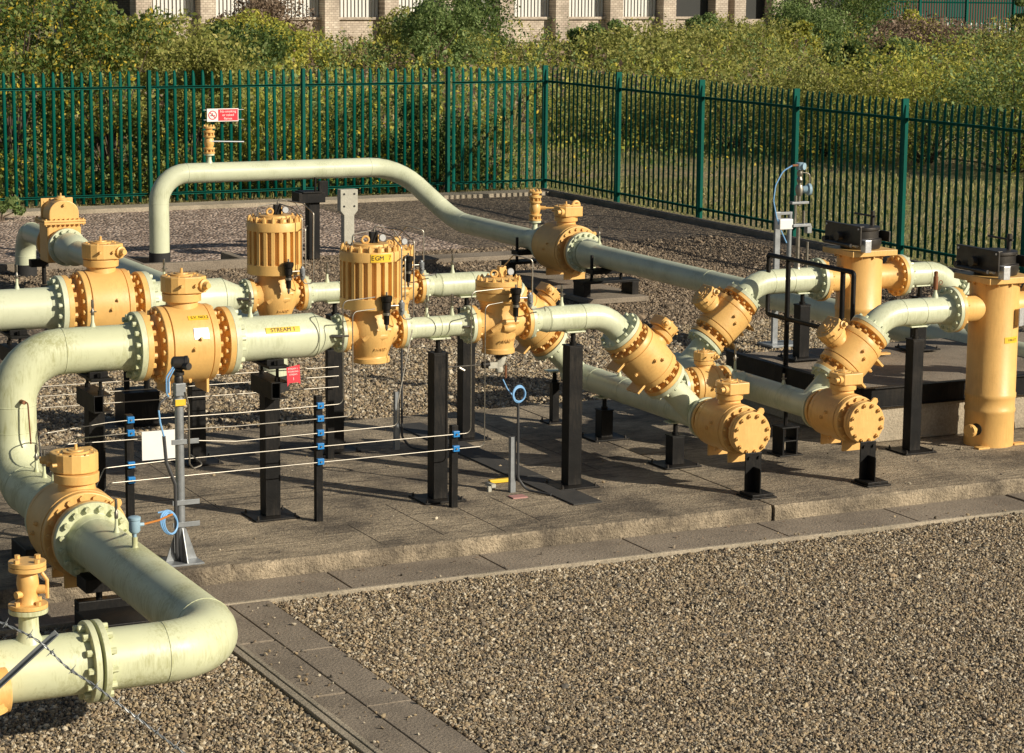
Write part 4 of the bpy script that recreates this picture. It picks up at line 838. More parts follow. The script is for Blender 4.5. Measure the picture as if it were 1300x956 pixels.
# instrument standing on the rear inlet bend
ix, iy = 12.35, Y2
r = thing('level_instrument', 'silver instrument assembly with blue housing above the rear bend', 'instrument', (ix,iy,1.49))
g = G()
for dx, z0, z1 in ((0,1.47,1.92),(.11,1.47,1.75),(-.04,1.92,2.2),(.06,1.92,2.05)): g.cyl(Matrix.Translation((ix+dx,iy,0)), z0, z1, .020 if dx == 0 else .013, 10)
g.lathe([(1.49,.04),(1.52,.03),(1.55,.032),(1.58,.02)], Matrix.Translation((ix,iy,0)), 12); g.cyl(Matrix.Translation((ix,iy,0)), 2.10, 2.44, .016, 10); g.lathe([(2.20,.03),(2.26,.042),(2.30,.03)], Matrix.Translation((ix,iy,0)), 12); g.lathe([(2.32,.02),(2.35,.032),(2.38,.02),(2.40,.03),(2.43,.026)], Matrix.Translation((ix,iy,0)), 10); g.tube(fillet([(ix+.02,iy,2.42),(ix+.10,iy-.02,2.41),(ix+.10,iy-.02,2.30),(ix+.04,iy,2.27)], .03, 4)[0], .005, 7); obj('impulse_manifold', g, 'steel', r)
g = G(); g.box((ix+.02,iy,1.915), (.20,.08,.025)); g.box((ix+.11,iy,1.87), (.05,.06,.07)); g.box((ix,iy,2.13), (.19,.06,.022)); obj('mounting_bracket', g, 'galv', r, .002)
g = G(); g.lathe([(-.02,.03),(.03,.045),(.035,.058),(.06,.058),(.065,.04)], frame((ix+.05,iy-.01,2.255),(1,-.2,0)), 20); obj('gauge_housing', g, 'bluebox', r)
g = G(); g.lathe([(2.44,.022),(2.45,.042),(2.51,.042),(2.515,.030)], Matrix.Translation((ix,iy,0)), 16); g.cyl(frame((ix,iy,2.48),(.5,-1,0)), 0, .05, .034, 14); obj('transmitter_head', g, 'bluebox', r)
g = G(); g.tube([(ix-.04,iy-.02,2.49),(ix-.10,iy-.02,2.49)], .011, 7); pts = [(ix-.10,iy-.02,2.49),(ix-.19,iy,2.44),(ix-.27,iy,2.31),(ix-.29,iy,2.16),(ix-.25,iy,2.0),(ix-.19,iy,1.86),(ix-.13,iy,1.75)]
g2 = G(); g2.tube(fillet(pts, .12, 5)[0], .007, 8); obj('cable_gland', g, 'rust', r); obj('blue_hose', g2, 'blue', r)
g = G(); g.box((ix-.15,iy+.02,1.93), (.15,.09,.10)); obj('junction_box', g, 'white', r, .008)
r = thing('instrument_stand', 'twin galvanised uprights behind the rear inlet bend', 'frame', (14.72,22.7,0))
g = G(); g.box((14.70,22.7,.78), (.07,.04,1.56)); g.cyl(Matrix.Translation((14.87,22.7,0)), .02, 1.55, .028, 14); obj('upright', g, 'galv', r, .003)
g = G(); g.box((14.78,22.68,.012), (.44,.34,.024)); g.box((14.78,22.7,1.54), (.22,.05,.03)); obj('base_plate', g, 'galv', r, .002)

# ---------------------------------------------------------------- platform and handrail
r = thing('platform', 'raised concrete platform edged with black steel beams behind the front filter', 'platform', (14.4,18.2,.12))
g = G(); g.box((14.45,18.15,.36), (4.94,2.26,.47)); obj('concrete_block', g, 'kerb', r, .01)
g = G(); g.box((14.45,17.0,.545), (5.0,.035,.165)); g.box((11.963,18.15,.545), (.035,2.3,.165)); g.box((14.45,16.99,.632), (5.0,.07,.012)); g.box((11.965,18.15,.632), (.07,2.3,.012)); g.box((14.45,16.99,.458), (5.0,.06,.010)); obj('edge_beam', g, 'black', r, .002)
g = G(); g.box((14.45,18.15,.598), (4.90,2.2,.004)); obj('deck_surface', g, 'path', r)
r = thing('handrail', 'black tubular handrail on the left side of the platform', 'handrail', (12.0,18.2,.63))
g = G(); g.tube(fillet([(12.0,18.66,1.65),(12.0,17.25,1.65),(12.0,17.25,.98)], .03, 4)[0], .022, 10); g.tube(fillet([(12.0,18.66,1.65),(12.0,18.66,1.08),(12.0,17.25,1.08)], .03, 4)[0], .022, 10); obj('rail', g, 'black', r)
for yy in (18.32, 17.42):
    g = G(); g.cyl(Matrix.Translation((12.0,yy,0)), .50, 1.65, .024, 12); obj('post', g, 'black', r)
g = G(); g.box((11.97,18.32,.50), (.10,.14,.26)); g.box((11.97,17.42,.50), (.10,.14,.26)); obj('post_bracket', g, 'black', r, .003)

# ---------------------------------------------------------------- small things on the slab
r = thing('trench_cover', 'dark steel trench cover plates let into the slab', 'cover plate', (8.5,17.3,.12))
for y0, y1 in ((15.95,17.0),(17.02,18.3),(18.32,19.5)):
    g = G(); g.box((8.62,(y0+y1)/2,.127), (.26,y1-y0,.012)); obj('cover_plate', g, 'darksteel' if 0 else M.setdefault('chq', mat('dull_chequer_plate', (.045,.043,.04), .75, var=.25, vscale=8, bump=.4, bscale=80)), r, .002)
r = thing('cable_tray_offcut', 'small pale metal bracket lying beside the grey cable post', 'bracket', (8.13,16.75,.12))
g = G(); g.box((8.13,16.72,.165), (.04,.12,.03)); g.box((8.10,16.68,.14), (.03,.03,.05)); g.box((8.17,16.76,.14), (.03,.03,.05)); obj('bracket_body', g, 'conc_post', r, .003)
r = thing('yellow_offcut', 'small yellow strip on the slab behind the grey cable post', 'strip', (8.30,16.93,.12)); g = G(); g.box((8.32,16.93,.14), (.20,.04,.03)); obj('strip', g, 'yellow', r, .003)
r = thing('pink_tile', 'small faded pink plate at the foot of the grey cable post', 'plate', (8.22,16.4,.12)); g = G(); g.box((8.22,16.40,.125), (.13,.10,.01)); obj('plate', g, mat('faded_pink', (.42,.22,.20), .7), r)

# ---------------------------------------------------------------- setting
def sheet(name, x0, x1, y0, y1, z, m, th=None):
    g = G()
    if th: g.box(((x0+x1)/2,(y0+y1)/2,z-th/2), (x1-x0,y1-y0,th))
    else: g.add([(x0,y0,z),(x1,y0,z),(x1,y1,z),(x0,y1,z)], [(0,1,2,3)], False)
    return struct(obj(name, g, m))
def groundmat():
    m = bpy.data.materials.new('rough_grass_ground'); m.use_nodes = True; nt = m.node_tree; N = nt.nodes; L = nt.links; b = N['Principled BSDF']; b.inputs['Roughness'].default_value = .95
    geo = N.new('ShaderNodeNewGeometry')
    n = N.new('ShaderNodeTexNoise'); n.inputs['Scale'].default_value = .22; n.inputs['Detail'].default_value = 9; n.inputs['Roughness'].default_value = .7; L.new(geo.outputs['Position'], n.inputs['Vector'])
    cr = N.new('ShaderNodeValToRGB'); el = cr.color_ramp.elements; el[0].position = .36; el[0].color = (.12,.13,.04,1); el[1].position = .66; el[1].color = (.40,.30,.17,1)
    e = el.new(.47); e.color = (.21,.21,.07,1); e = el.new(.56); e.color = (.32,.26,.13,1); L.new(n.outputs['Fac'], cr.inputs[0])
    f = N.new('ShaderNodeTexNoise'); f.inputs['Scale'].default_value = 14; f.inputs['Detail'].default_value = 5; L.new(geo.outputs['Position'], f.inputs['Vector'])
    mx = N.new('ShaderNodeMix'); mx.data_type = 'RGBA'; mx.blend_type = 'OVERLAY'; mx.inputs[0].default_value = .8; L.new(cr.outputs[0], mx.inputs[6]); L.new(f.outputs['Fac'], mx.inputs[7]); L.new(mx.outputs[2], b.inputs['Base Color'])
    bp = N.new('ShaderNodeBump'); bp.inputs['Distance'].default_value = .12; L.new(f.outputs['Fac'], bp.inputs['Height']); L.new(bp.outputs[0], b.inputs['Normal'])
    return m
sheet('ground', -700, 900, -300, 1600, -.06, groundmat())
sheet('gravel', -6, 20.9, 8, 24.5, -.035, 'gravel'); sheet('gravel_brown', -6, 20.9, 24.5, 32.7, -.035, 'gravel_brown'); sheet('gravel_brown', 15.6, 20.9, 32.7, 40.9, -.031, 'gravel_brown')
sheet('gravel_rear', -6, 20.9, 32.7, 40.9, -.035, 'gravel_rear')
# pad with broken arris: subdivided front edge
def pad(name, x0, x1, y0, y1, z1):
    n = max(2, int((x1-x0)/.03)); vs = []; fs = []; rs = np.random.default_rng(int(abs(x0)*10)+3)
    j = rs.normal(0, .0035, n+1)+np.where(rs.random(n+1) < .10, rs.random(n+1)*.012, 0)+.004*np.sin(np.arange(n+1)*.21)*rs.random(n+1)
    for i in range(n+1):
        x = x0+(x1-x0)*i/n; a = .012+abs(j[i])
        vs += [(x,y1,z1),(x,y0+a*1.1,z1),(x,y0+a*.25,z1-a),(x,y0,z1-a*2.2-.004),(x,y0+.004,-.03)]
    for i in range(n):
        o = i*5
        for k in range(4): fs.append((o+k, o+k+1, o+k+6, o+k+5))
    for o in (0, n*5): fs.append((o, o+1, o+2, o+3, o+4, len(vs)) if 0 else (o, o+1, o+2, o+3, o+4))
    g = G(); g.add(vs, fs, False); return struct(obj(name, g, 'slab', sharp=25))
pad('concrete_pad', 9.955, 20.9, 15.29, 19.9, .12); pad('concrete_pad', -3, 9.935, 15.31, 19.9, .12)
g = G()
for i in range(11):
    x0 = -1.2+i*1.22; g.box((x0+.605,15.035,-.03), (1.205,.51,.06))
for i in range(7):
    x0 = 12.25+i*1.22; g.box((x0+.605,15.035,-.03), (1.205,.51,.06))
struct(obj('paving_path', g, 'path', bevel=.004))
g = G(); g.box((8,14.757,-.03), (18,.035,.075)); struct(obj('path_kerb', g, 'kerb', bevel=.005))
g = G()
for i in range(6):
    y1 = 14.735-i*1.22
    g.box((5.325,y1-.605,-.03), (.29,1.205,.062)); g.box((5.055,y1-.3,-.032), (.235,1.19,.06))
struct(obj('paving_path', g, 'path', bevel=.004))
g = G(); g.box((4.915,11.5,-.03), (.035,6.4,.075)); g.box((4.868,11.5,-.032), (.05,6.4,.066)); struct(obj('path_kerb', g, 'kerb', bevel=.004))
sheet('fence_kerb', -6, 20.6, 39.9, 40.45, .04, 'kerb', .1)
sheet('fence_kerb', 20.62, 20.80, 10, 40.45, .05, 'path', .12)
g = G(); g.box((2,32.72,.02), (17,.22,.14)); g.box((15.0,31.4,.0), (2.3,.5,.10)); struct(obj('kerb_strip', g, 'path', bevel=.01))
r = thing('pit_kerb', 'square concrete pit surround at the foot of the arched rear pipe', 'pit', (10.5,32.0,0)); g = G()
g.box((10.7,31.72,.05), (1.6,.12,.14)); g.box((11.45,32.2,.05), (.12,.84,.14)); g.box((9.9,32.2,.05), (.12,.84,.14)); obj('surround', g, 'path', r, .01)

g = G()
for x, y0, y1 in ((6.62,15.45,16.1),(7.15,15.5,16.6),(7.62,15.4,16.25),(8.02,15.6,16.5),(9.3,17.0,19.8),(5.9,17.0,19.8)): g.box((x,(y0+y1)/2,.1205), (.0045,y1-y0,.003))
for y in (17.45,): g.box((7.0,y,.1203), (9.5,.007,.003))
struct(obj('slab_joints', g, mat('dirt_filled_joint', (.06,.048,.035), .95)))
# loose pebbles: real stones over the gravel sheets
CAMX = Vector((0,0,4.35)); yaw, pit, rol = rad(26.438), rad(9.158), rad(.527); FPX = 2962.3
cF = Vector((math.sin(yaw)*math.cos(pit), math.cos(yaw)*math.cos(pit), -math.sin(pit))); cR0 = Vector((math.cos(yaw),-math.sin(yaw),0)); cU0 = cR0.cross(cF)
cR = cR0*math.cos(rol)+cU0*math.sin(rol); cU = cU0*math.cos(rol)-cR0*math.sin(rol)
def inview(P, mx=160, my=60):
    d = P-np.array(CAMX); w = d@np.array(cF); x = 650+FPX*(d@np.array(cR))/w; y = 433-FPX*(d@np.array(cU))/w
    return (x > -mx)&(x < 1300+mx)&(y < 956+my)
PHI = (1+5**.5)/2
ICO = np.array([(-1,PHI,0),(1,PHI,0),(-1,-PHI,0),(1,-PHI,0),(0,-1,PHI),(0,1,PHI),(0,-1,-PHI),(0,1,-PHI),(PHI,0,-1),(PHI,0,1),(-PHI,0,-1),(-PHI,0,1)])/1.902
ICF = np.array([(0,11,5),(0,5,1),(0,1,7),(0,7,10),(0,10,11),(1,5,9),(5,11,4),(11,10,2),(10,7,6),(7,1,8),(3,9,4),(3,4,2),(3,2,6),(3,6,8),(3,8,9),(4,9,5),(2,4,11),(6,2,10),(8,6,7),(9,8,1)])
def fastmesh(name, V, F, m, smooth=True):
    me = bpy.data.meshes.new(name); nf, k = F.shape; me.vertices.add(len(V)); me.vertices.foreach_set('co', V.astype(np.float32).ravel())
    me.loops.add(nf*k); me.loops.foreach_set('vertex_index', F.astype(np.int32).ravel()); me.polygons.add(nf); me.polygons.foreach_set('loop_start', np.arange(nf, dtype=np.int32)*k)
    me.polygons.foreach_set('use_smooth', np.full(nf, smooth)); me.update(calc_edges=True); me.validate(); me.materials.append(M[m] if isinstance(m, str) else m)
    o = bpy.data.objects.new(name, me); COL.objects.link(o); MW[o.name] = Matrix.Identity(4); return o
def rotmats(n):
    q = rng.normal(size=(n,4)); q /= np.linalg.norm(q,axis=1)[:,None]; w,x,y,z = q.T
    return np.stack([1-2*(y*y+z*z),2*(x*y-z*w),2*(x*z+y*w),2*(x*y+z*w),1-2*(x*x+z*z),2*(y*z-x*w),2*(x*z-y*w),2*(y*z+x*w),1-2*(x*x+y*y)],1).reshape(n,3,3)
def leaves(P, size, N=None):
    n = len(P); R = rotmats(n); s = size*np.exp(rng.normal(0,.3,n)); L = np.array([(-.5,0,0),(0,-.28,.04),(.55,0,0),(0,.28,.04)])[None]*s[:,None,None]
    V = np.einsum('nij,nkj->nki', R, L)+P[:,None,:]; F = (np.arange(4)[None]+(np.arange(n)*4)[:,None]); return V.reshape(-1,3), F
def pebbles(name, x0, x1, y0, y1, pitch, size, z, m, excl=()):
    nx, ny = int((x1-x0)/pitch), int((y1-y0)/pitch)
    gx, gy = np.meshgrid(np.arange(nx), np.arange(ny)); P = np.stack([x0+(gx.ravel()+rng.random(nx*ny))*pitch, y0+(gy.ravel()+rng.random(nx*ny))*pitch, np.full(nx*ny, z)],1)
    keep = inview(P)
    for a, b, c, d in excl: keep &= ~((P[:,0]>a)&(P[:,0]<b)&(P[:,1]>c)&(P[:,1]<d))
    P = P[keep]; n = len(P); s = size*np.exp(rng.normal(0,.33,n)); sc = np.stack([s*(1+.5*rng.random(n)), s, s*(.55+.3*rng.random(n))],1)
    L = ICO[None]*(1+rng.normal(0,.13,(n,12,1)))*sc[:,None,:]; V = np.einsum('nij,nkj->nki', rotmats(n), L); P[:,2] += s*.15+rng.normal(0,.003,n)+.007*(1+np.sin(P[:,0]*1.9+1.4*np.sin(P[:,1]*2.3))*np.sin(P[:,1]*2.7+P[:,0]*.8)); V += P[:,None,:]
    F = (ICF[None]+(np.arange(n)*12)[:,None,None]).reshape(-1,3); o = fastmesh(name, V.reshape(-1,3), F, m, False); o['kind'] = 'stuff'; print(name, n); return o
pebbles('gravel_pebbles', 5.50, 12.9, 9.9, 14.73, .0142, .0078, -.03, 'pebble')
pebbles('gravel_pebbles', 2.3, 4.83, 9.8, 15.2, .0155, .0085, -.03, 'pebble')
pebbles('gravel_pebbles', 8, 20, 24.5, 32.6, .031, .0145, -.03, 'pebble_brown')
pebbles('gravel_pebbles', 3.0, 17, 19.93, 24.5, .024, .0128, -.03, 'pebble', ((11.9,16.9,17,19.3),))

def debris(name, n, rects, size, m, zt):
    P = []
    for (x0,x1,y0,y1,z,w) in rects:
        k = int(n*w); P.append(np.stack([x0+(x1-x0)*rng.random(k), y0+(y1-y0)*rng.random(k), np.full(k, z)],1))
    P = np.concatenate(P); n = len(P); s_ = size*np.exp(rng.normal(0,.45,n)); L = ICO[None]*(1+rng.normal(0,.15,(n,12,1)))*np.stack([s_*1.3,s_,s_*.7],1)[:,None,:]
    V = np.einsum('nij,nkj->nki', rotmats(n), L)+P[:,None,:]; V[:,:,2] += s_[:,None]*.4; F = (ICF[None]+(np.arange(n)*12)[:,None,None]).reshape(-1,3); o = fastmesh(name, V.reshape(-1,3), F, m, False); o['kind'] = 'stuff'
debris('stray_stones', 380, [(4.95,5.48,10.5,14.7,.003,.3),(4,13,14.78,15.28,.003,.12),(3.5,13,15.35,19.8,.122,.45),(5.44,5.50,10.5,14.7,.003,.08),(5.5,13,14.74,14.80,.01,.10),(4.95,5.1,10.5,14,.003,.12)], .0062, 'pebble', 0)
n_ = 260; P_ = np.stack([5.5+7.4*rng.random(n_), 10.2+4.5*rng.random(n_), np.full(n_, -.008)],1); k_ = rng.random(n_) < .25; P_[k_,1] = 14.8+.45*rng.random(int(k_.sum())); P_[k_,2] = .008
V_, F_ = leaves(P_, .030); V_ = V_.reshape(-1,4,3); V_[:,:,2] = P_[:,2:3]+(V_[:,:,2]-P_[:,2:3])*.35+.006; o_ = fastmesh('fallen_leaves', V_.reshape(-1,3), F_, 'leaf_brown', False); o_['kind'] = 'stuff'
# ---------------------------------------------------------------- fences
FX, FY, FH, BAY = 20.92, 40.6, 2.41, 2.95
def pale_panel(g, x0, n, sp, flat=.014):
    """pales along local X from x0, camera side at -Y"""
    for i in range(n):
        x = x0+sp*(i+1); w = .034; d = flat; top = FH
        prof = [(-w,0),(-w*.45,-d),(0,-d*1.2),(w*.45,-d),(w,0)]; jx = random.gauss(0,.003); tl = random.gauss(0,.004); dz = random.gauss(0,.006)
        zs = [(.06,0,1),(FH-.22,0,1),(FH-.12,.003,.95),(FH-.06,.009,.82)]; vs = []; fs = []
        for z, oy, k in zs: vs += [(x+jx+tl*z+p[0]*k, p[1]+oy, z+(dz if z > 1 else 0)) for p in prof]
        for a in range(3):
            for b in range(4): fs.append((a*5+b, a*5+b+1, (a+1)*5+b+1, (a+1)*5+b))
        o = len(vs); vs += [(x+jx+tl*FH-w*.7,.016,FH-.02+dz),(x+jx+tl*FH,.013,FH+.01+dz),(x+jx+tl*FH+w*.7,.016,FH-.02+dz)]
        fs += [(15,16,o),(16,17,o+1),(16,o+1,o),(17,18,o+1),(18,19,o+2),(18,o+2,o+1)]
        g.add(vs, fs, True)
def fence(name, label, Mx, nb, flat=.014):
    r = thing(name, label, 'fence', (0,0,0), Mx)
    for i in range(nb):
        g = G(); pale_panel(g, 0, 16, BAY/17, flat); me_T = Mx@Matrix.Translation((i*BAY,0,0)); g.v = [tuple(me_T@Vector(v)) for v in g.v]; o = obj('pale_panel', g, 'teal', r)
        s = o.modifiers.new('thick', 'SOLIDIFY'); s.thickness = .003
        for zr in (2.12, .20):
            g = G(); g.box((i*BAY+BAY/2,-.050,zr+.021), (BAY-.07,.058,.006), Mx); g.box((i*BAY+BAY/2,-.0245,zr-.003), (BAY-.07,.006,.042), Mx); obj('rail', g, 'teal', r)
    for i in range(nb+1):
        g = G(); x = i*BAY; g.box((x,-.075,FH/2+.01), (.055,.105,FH+.02), Mx); obj('post', g, 'teal', r)
    return r
Mb = Matrix(((-1,0,0,FX),(0,1,0,FY),(0,0,1,0),(0,0,0,1)))
Mb2 = Matrix.Translation((FX-7*BAY,FY,0))
fence('palisade_fence', 'green steel palisade fence across the back with splayed pales', Matrix.Translation((FX-BAY*.74-6*BAY,FY,0)), 6)
r = [o for o in bpy.data.objects if o.name == 'palisade_fence'][0]
Mc = Matrix.Translation((FX-BAY*.74,FY,0)); g = G(); pale_panel(g, 0, 12, BAY/17); g.v = [tuple(Mc@Vector(v)) for v in g.v]; obj('pale_panel', g, 'teal', r)
for zr in (2.12, .20):
    g = G(); g.box((BAY*.37,-.050,zr+.021), (BAY*.66,.058,.006), Mc); g.box((BAY*.37,-.0245,zr-.003), (BAY*.66,.006,.042), Mc); obj('rail', g, 'teal', r)
Ms = Matrix(((0,1,0,FX),(-1,0,0,FY-.02),(0,0,1,0),(0,0,0,1)))
fence('palisade_fence', 'green steel palisade fence running forward on the right-hand side', Ms, 8, .003)
# sign on the back fence
r = thing('prohibition_sign', 'red and white no smoking sign wired to the back fence', 'sign', (14.21,40.48,1.6))
g = G(); g.box((14.21,40.49,1.605), (.60,.008,.235)); bd = obj('sign_board', g, 'white', r)
g = G(); g.box((14.31,40.4845,1.605), (.375,.004,.205)); obj('red_field', g, 'red', bd)
T = frame((14.015,40.484,1.605), (0,-1,0), X_); g = G(); g.torus(T@Matrix.Scale(.35,4,(0,0,1)), .074, .009, 28, 6); g.box((0,0,.001), (.145,.014,.004), T@Matrix.Rotation(rad(-45),4,'Z')); obj('prohibition_ring', g, 'red', bd)
g = G(); g.box((0,0,.0), (.09,.014,.003), T@Matrix.Translation((0,-.01,0))); g.box((.0,.025,.0), (.008,.035,.003), T); obj('cigarette_symbol', g, 'ink', bd)
for i, s in enumerate(('No smoking','or naked','flames')): text(s, .062, frame((14.31,40.4815,1.668-i*.064), (0,-1,0), X_), 'white', bd)
g = G()
for z in (1.70,1.52): g.tube([(13.85,40.5,z),(14.62,40.5,z-.003)], .004, 5)
obj('fixing_wire', g, 'white', r)

# ---------------------------------------------------------------- vegetation
def blobpts(n, c, rx, ry, rz):
    d = rng.normal(size=(n,3)); d /= np.linalg.norm(d,axis=1)[:,None]; rr = .45+.6*rng.random(n)**.6; return np.array(c)+d*rr[:,None]*np.array([rx,ry,rz])
def bush(name, label, cat, x, y, h, w, nl, ls, lm, group, clumps=14, lean=0, ztop=1., thin=.0, z0=-.06, stemr=.03, upright=False, local=None):
    r = thing(name, label, cat, (x,y,z0), group=group); pts = []; g = G()
    for k in range(clumps):
        a = rng.random()*2*PI; t = (k+.5)/clumps; zz = h*(.12+.80*t**.9) ; wr = w*.5*(1-.55*max(0, t-.35))*rng.random()**.5
        if upright: wr *= .6
        c = (x+wr*math.cos(a)+lean*t, y+wr*math.sin(a), z0+zz); s = w*(.13+.16*rng.random())*(1-.25*t)
        s2 = s*(1.0 if not upright else 1.6); pts.append(blobpts(int(nl/clumps), c, s, s, s2*.8)); 
        g.tube([(x+.05*math.cos(a),y+.05*math.sin(a),z0-.05),(x+.3*wr*math.cos(a),y+.3*wr*math.sin(a),z0+zz*.5),c], .01, 5, rr=[stemr,stemr*.6,stemr*.15])
    P = np.concatenate(pts); P = P[P[:,2] > z0+.02]; V, F = leaves(P, ls); o = fastmesh('foliage', V-np.array([x,y,z0]), F, 'leaf_'+lm, True); o.parent = r
    obj('stems', g, 'wood', r); return r
HG = 'tall leafy shrubs pressed against the back fence'
hed = [(9.0,42.2,4.6,3.2,'hedge','tall green shrub behind the back fence at the left edge'),
       (10.9,42.6,4.9,3.0,'hedge','tall dense shrub with yellow leaves behind the fence, second from left edge'),
       (12.7,42.4,3.9,2.4,'hedge','mid height mixed green shrub behind the fence above the rear check valve'),
       (14.3,42.6,2.9,2.2,'olive','lower olive shrub behind the no smoking sign')]
for x, y, h, w, lm, lb in hed: bush('shrub', lb, 'shrub', x, y, h, w, 15000, .075, lm, HG, 34, ztop=1)
low = [(15.9,42.1,2.0,2.0,'yellow','sparse yellowish bramble behind the back fence left of its middle post',3200),
       (17.5,41.9,1.9,2.2,'hedge','low leafy bramble behind the back fence above the pipe arch',3600),
       (19.1,41.7,1.95,1.9,'dark','dark bushy bramble behind the back fence near its right end',4200),
       (20.4,42.0,1.5,1.4,'hedge','small bramble behind the back fence beside the corner post',2000)]
for x, y, h, w, lm, lb, nl in low: bush('bramble', lb, 'bramble', x, y, h, w, int(nl*1.5), .062, lm, 'brambles behind the back fence', 16)
mid = [ # x, y, h, w, leafset, label
 (21.7,66,2.6,6,'olive','broad olive bush beyond the tall left shrubs'),
 (27.0,76,2.2,4,'dark','dark round bush below the left end of the white sheeted wall'),
 (31.0,84,2.1,5,'yellow','yellowish low bush in front of the dark round bush'),
 (33.6,92,2.9,5,'brown','large brown dead thicket left of the middle of the field'),
 (36.5,80,3.1,3.6,'willow','tall pale green willow shrub right of the brown thicket'),
 (39.6,88,2.3,5,'olive','bushy olive shrub in front of the left-middle stone pillar'),
 (44.6,95,3.0,5,'dark','dense dark green bush against the wall right of centre-left'),
 (41.0,72,1.1,5,'olive','low yellow green scrub just behind the back fence corner'),
 (44.5,78,1.4,7,'olive','wide olive scrub right behind the fence corner post'),
 (50.0,84,1.4,8,'olive','wide scrub hiding the base of the wall at centre'),
 (53.5,88,1.7,4,'willow','pale green scrub under the centre-right white sheets'),
 (58.5,94,1.5,6,'olive','olive scrub under the right end of the wall'),
 (63.5,96,2.6,5,'willow','large green bush at the right end of the stone wall'),
 (70.0,102,3.6,8,'dark','tall dark tree mass between the wall and the far green fence'),
 (65.5,88,1.6,7,'brown','brown weedy scrub in front of the dark tree mass'),
 (62.0,78,1.5,8,'olive','broad weedy scrub right of centre behind the side fence'),
 (66.0,76,1.4,9,'yellow','yellow green scrub bank towards the right edge'),
 (56.0,66,1.0,7,'olive','olive scrub bank above the side fence, centre right'),
 (60.0,64,1.2,7,'yellow','yellowing scrub bank near the right edge of the field'),
 (47.2,88,1.9,1.8,'willow','thin upright willow stem clump just left of the centre pillars'),
 (49.6,90,2.1,1.6,'willow','slim pale shrub overlapping the wall right of the dense dark bush'),
 (55.2,92,2.3,1.7,'willow','slim leafy shrub rising in front of the right white sheets'),
 (60.5,92,2.0,2.0,'yellow','yellowish slim shrub in front of the first dark window'),
 (67.4,92,2.4,2.0,'yellow','yellow tipped shrub left of the distant green fence'),
 (52.3,76,1.5,2.2,'dark','small dark round shrub in the scrub at centre right'),
 (57.5,80,1.5,2.2,'willow','small pale rounded shrub in the scrub right of centre'),
 (72.5,90,3.4,2.4,'willow','slender pale tree in front of the far green fence'),
 (71.5,80,2.4,5,'yellow','tall yellow green shrub cut by the right edge')]
for i, (x, y, h, w, lm, lb) in enumerate(mid): bush('bush', lb, 'bush', x, y, h, w, int(5500+w*1000), .125, lm, 'bushes in the field beyond the fence', 20, stemr=.05)
side = [(27.6,49.5,1.6,3.5,'olive'),(29.2,47.5,1.7,3.6,'olive'),(30.0,44.6,2.4,4.0,'olive'),(31.2,42.2,2.7,4.0,'yellow'),(31.6,39.5,3.0,4.0,'willow'),(33.0,36.8,3.2,4.2,'yellow')]
sl = ['low olive bush farthest along the side fence','dark low bush beyond the side fence above the rear valve','olive bush beyond the side fence right of the rear valve','green bush beyond the side fence behind the silver instrument','dark bush beyond the side fence above the rear filter vessel','yellow green bush beyond the side fence above the front filter vessel']
for (x, y, h, w, lm), lb in zip(side, sl): bush('bush', lb, 'bush', x+1.2, y+1.6, h*.9, w*1.3, 12000, .07, lm, 'bushes beyond the side fence', 26)
# weeds and long grass (uncountable)
def field(name, n, area, hmin, hmax, wd, lm, leaf=.0, dens=None):
    x0,x1,y0,y1 = area; P = np.stack([x0+(x1-x0)*rng.random(n), y0+(y1-y0)*rng.random(n), np.full(n,-.06)],1); P = P[inview(P, 120, 0)]
    P = P[~((P[:,0] < FX+.35)&(P[:,1] < FY+.35))]
    cl = np.sin(P[:,0]*.9+1.3*np.sin(P[:,1]*.35))+np.sin(P[:,1]*.55+P[:,0]*.23); P = P[cl+rng.normal(0,.8,len(P)) > (dens if dens is not None else -9)]; n = len(P)
    a = rng.random(n)*2*PI; h = hmin+(hmax-hmin)*rng.random(n)**1.5; d = np.stack([np.cos(a),np.sin(a),0*a],1); ln = rng.normal(0,.35,(n,2)); tip = P+np.stack([ln[:,0]*h,ln[:,1]*h,h],1); w = wd*(.6+.8*rng.random(n))[:,None]
    V = np.stack([P-d*w, P+d*w, (P*.45+tip*.55)+d*w*.8+np.array([0,0,.05]), tip],1).reshape(-1,3); F = np.arange(n*4).reshape(-1,4); o = fastmesh(name, V, F, 'leaf_'+lm, True); o['kind'] = 'stuff'; return o
field('long_grass', 120000, (8,36,25,60), .03, .13, .008, 'grass', dens=-.3)
field('long_grass', 70000, (10,90,58,112), .15, .6, .035, 'straw', dens=-.6)
def scrub(name, n, area, h, lm, ls, dens=.2):
    x0,x1,y0,y1 = area; P = np.stack([x0+(x1-x0)*rng.random(n), y0+(y1-y0)*rng.random(n), np.zeros(n)],1); P = P[inview(P, 120, 0)]; P = P[~((P[:,0] < FX+1.)&(P[:,1] < FY+.6))]
    f = np.sin(P[:,0]*.7+1.7*np.sin(P[:,1]*.31))+np.sin(P[:,1]*.45-P[:,0]*.33)+.6*np.sin(P[:,0]*2.1+P[:,1]*1.3); k = f > dens; P = P[k]; f = f[k]; P[:,2] = -.05+np.clip(f-dens+.25,0,1.4)/1.4*h*rng.random(len(P))**.7
    V, F = leaves(P, ls); o = fastmesh(name, V, F, 'leaf_'+lm, True); o['kind'] = 'stuff'; return o
scrub('undergrowth', 260000, (12,92,50,106), .9, 'olive', .12, .1); scrub('undergrowth', 130000, (12,92,48,104), .8, 'yellow', .105, .7); scrub('undergrowth', 120000, (12,92,55,106), 1.0, 'straw', .12, .6)
scrub('undergrowth', 60000, (6,21,41.3,48), .9, 'hedge', .08, -.2)
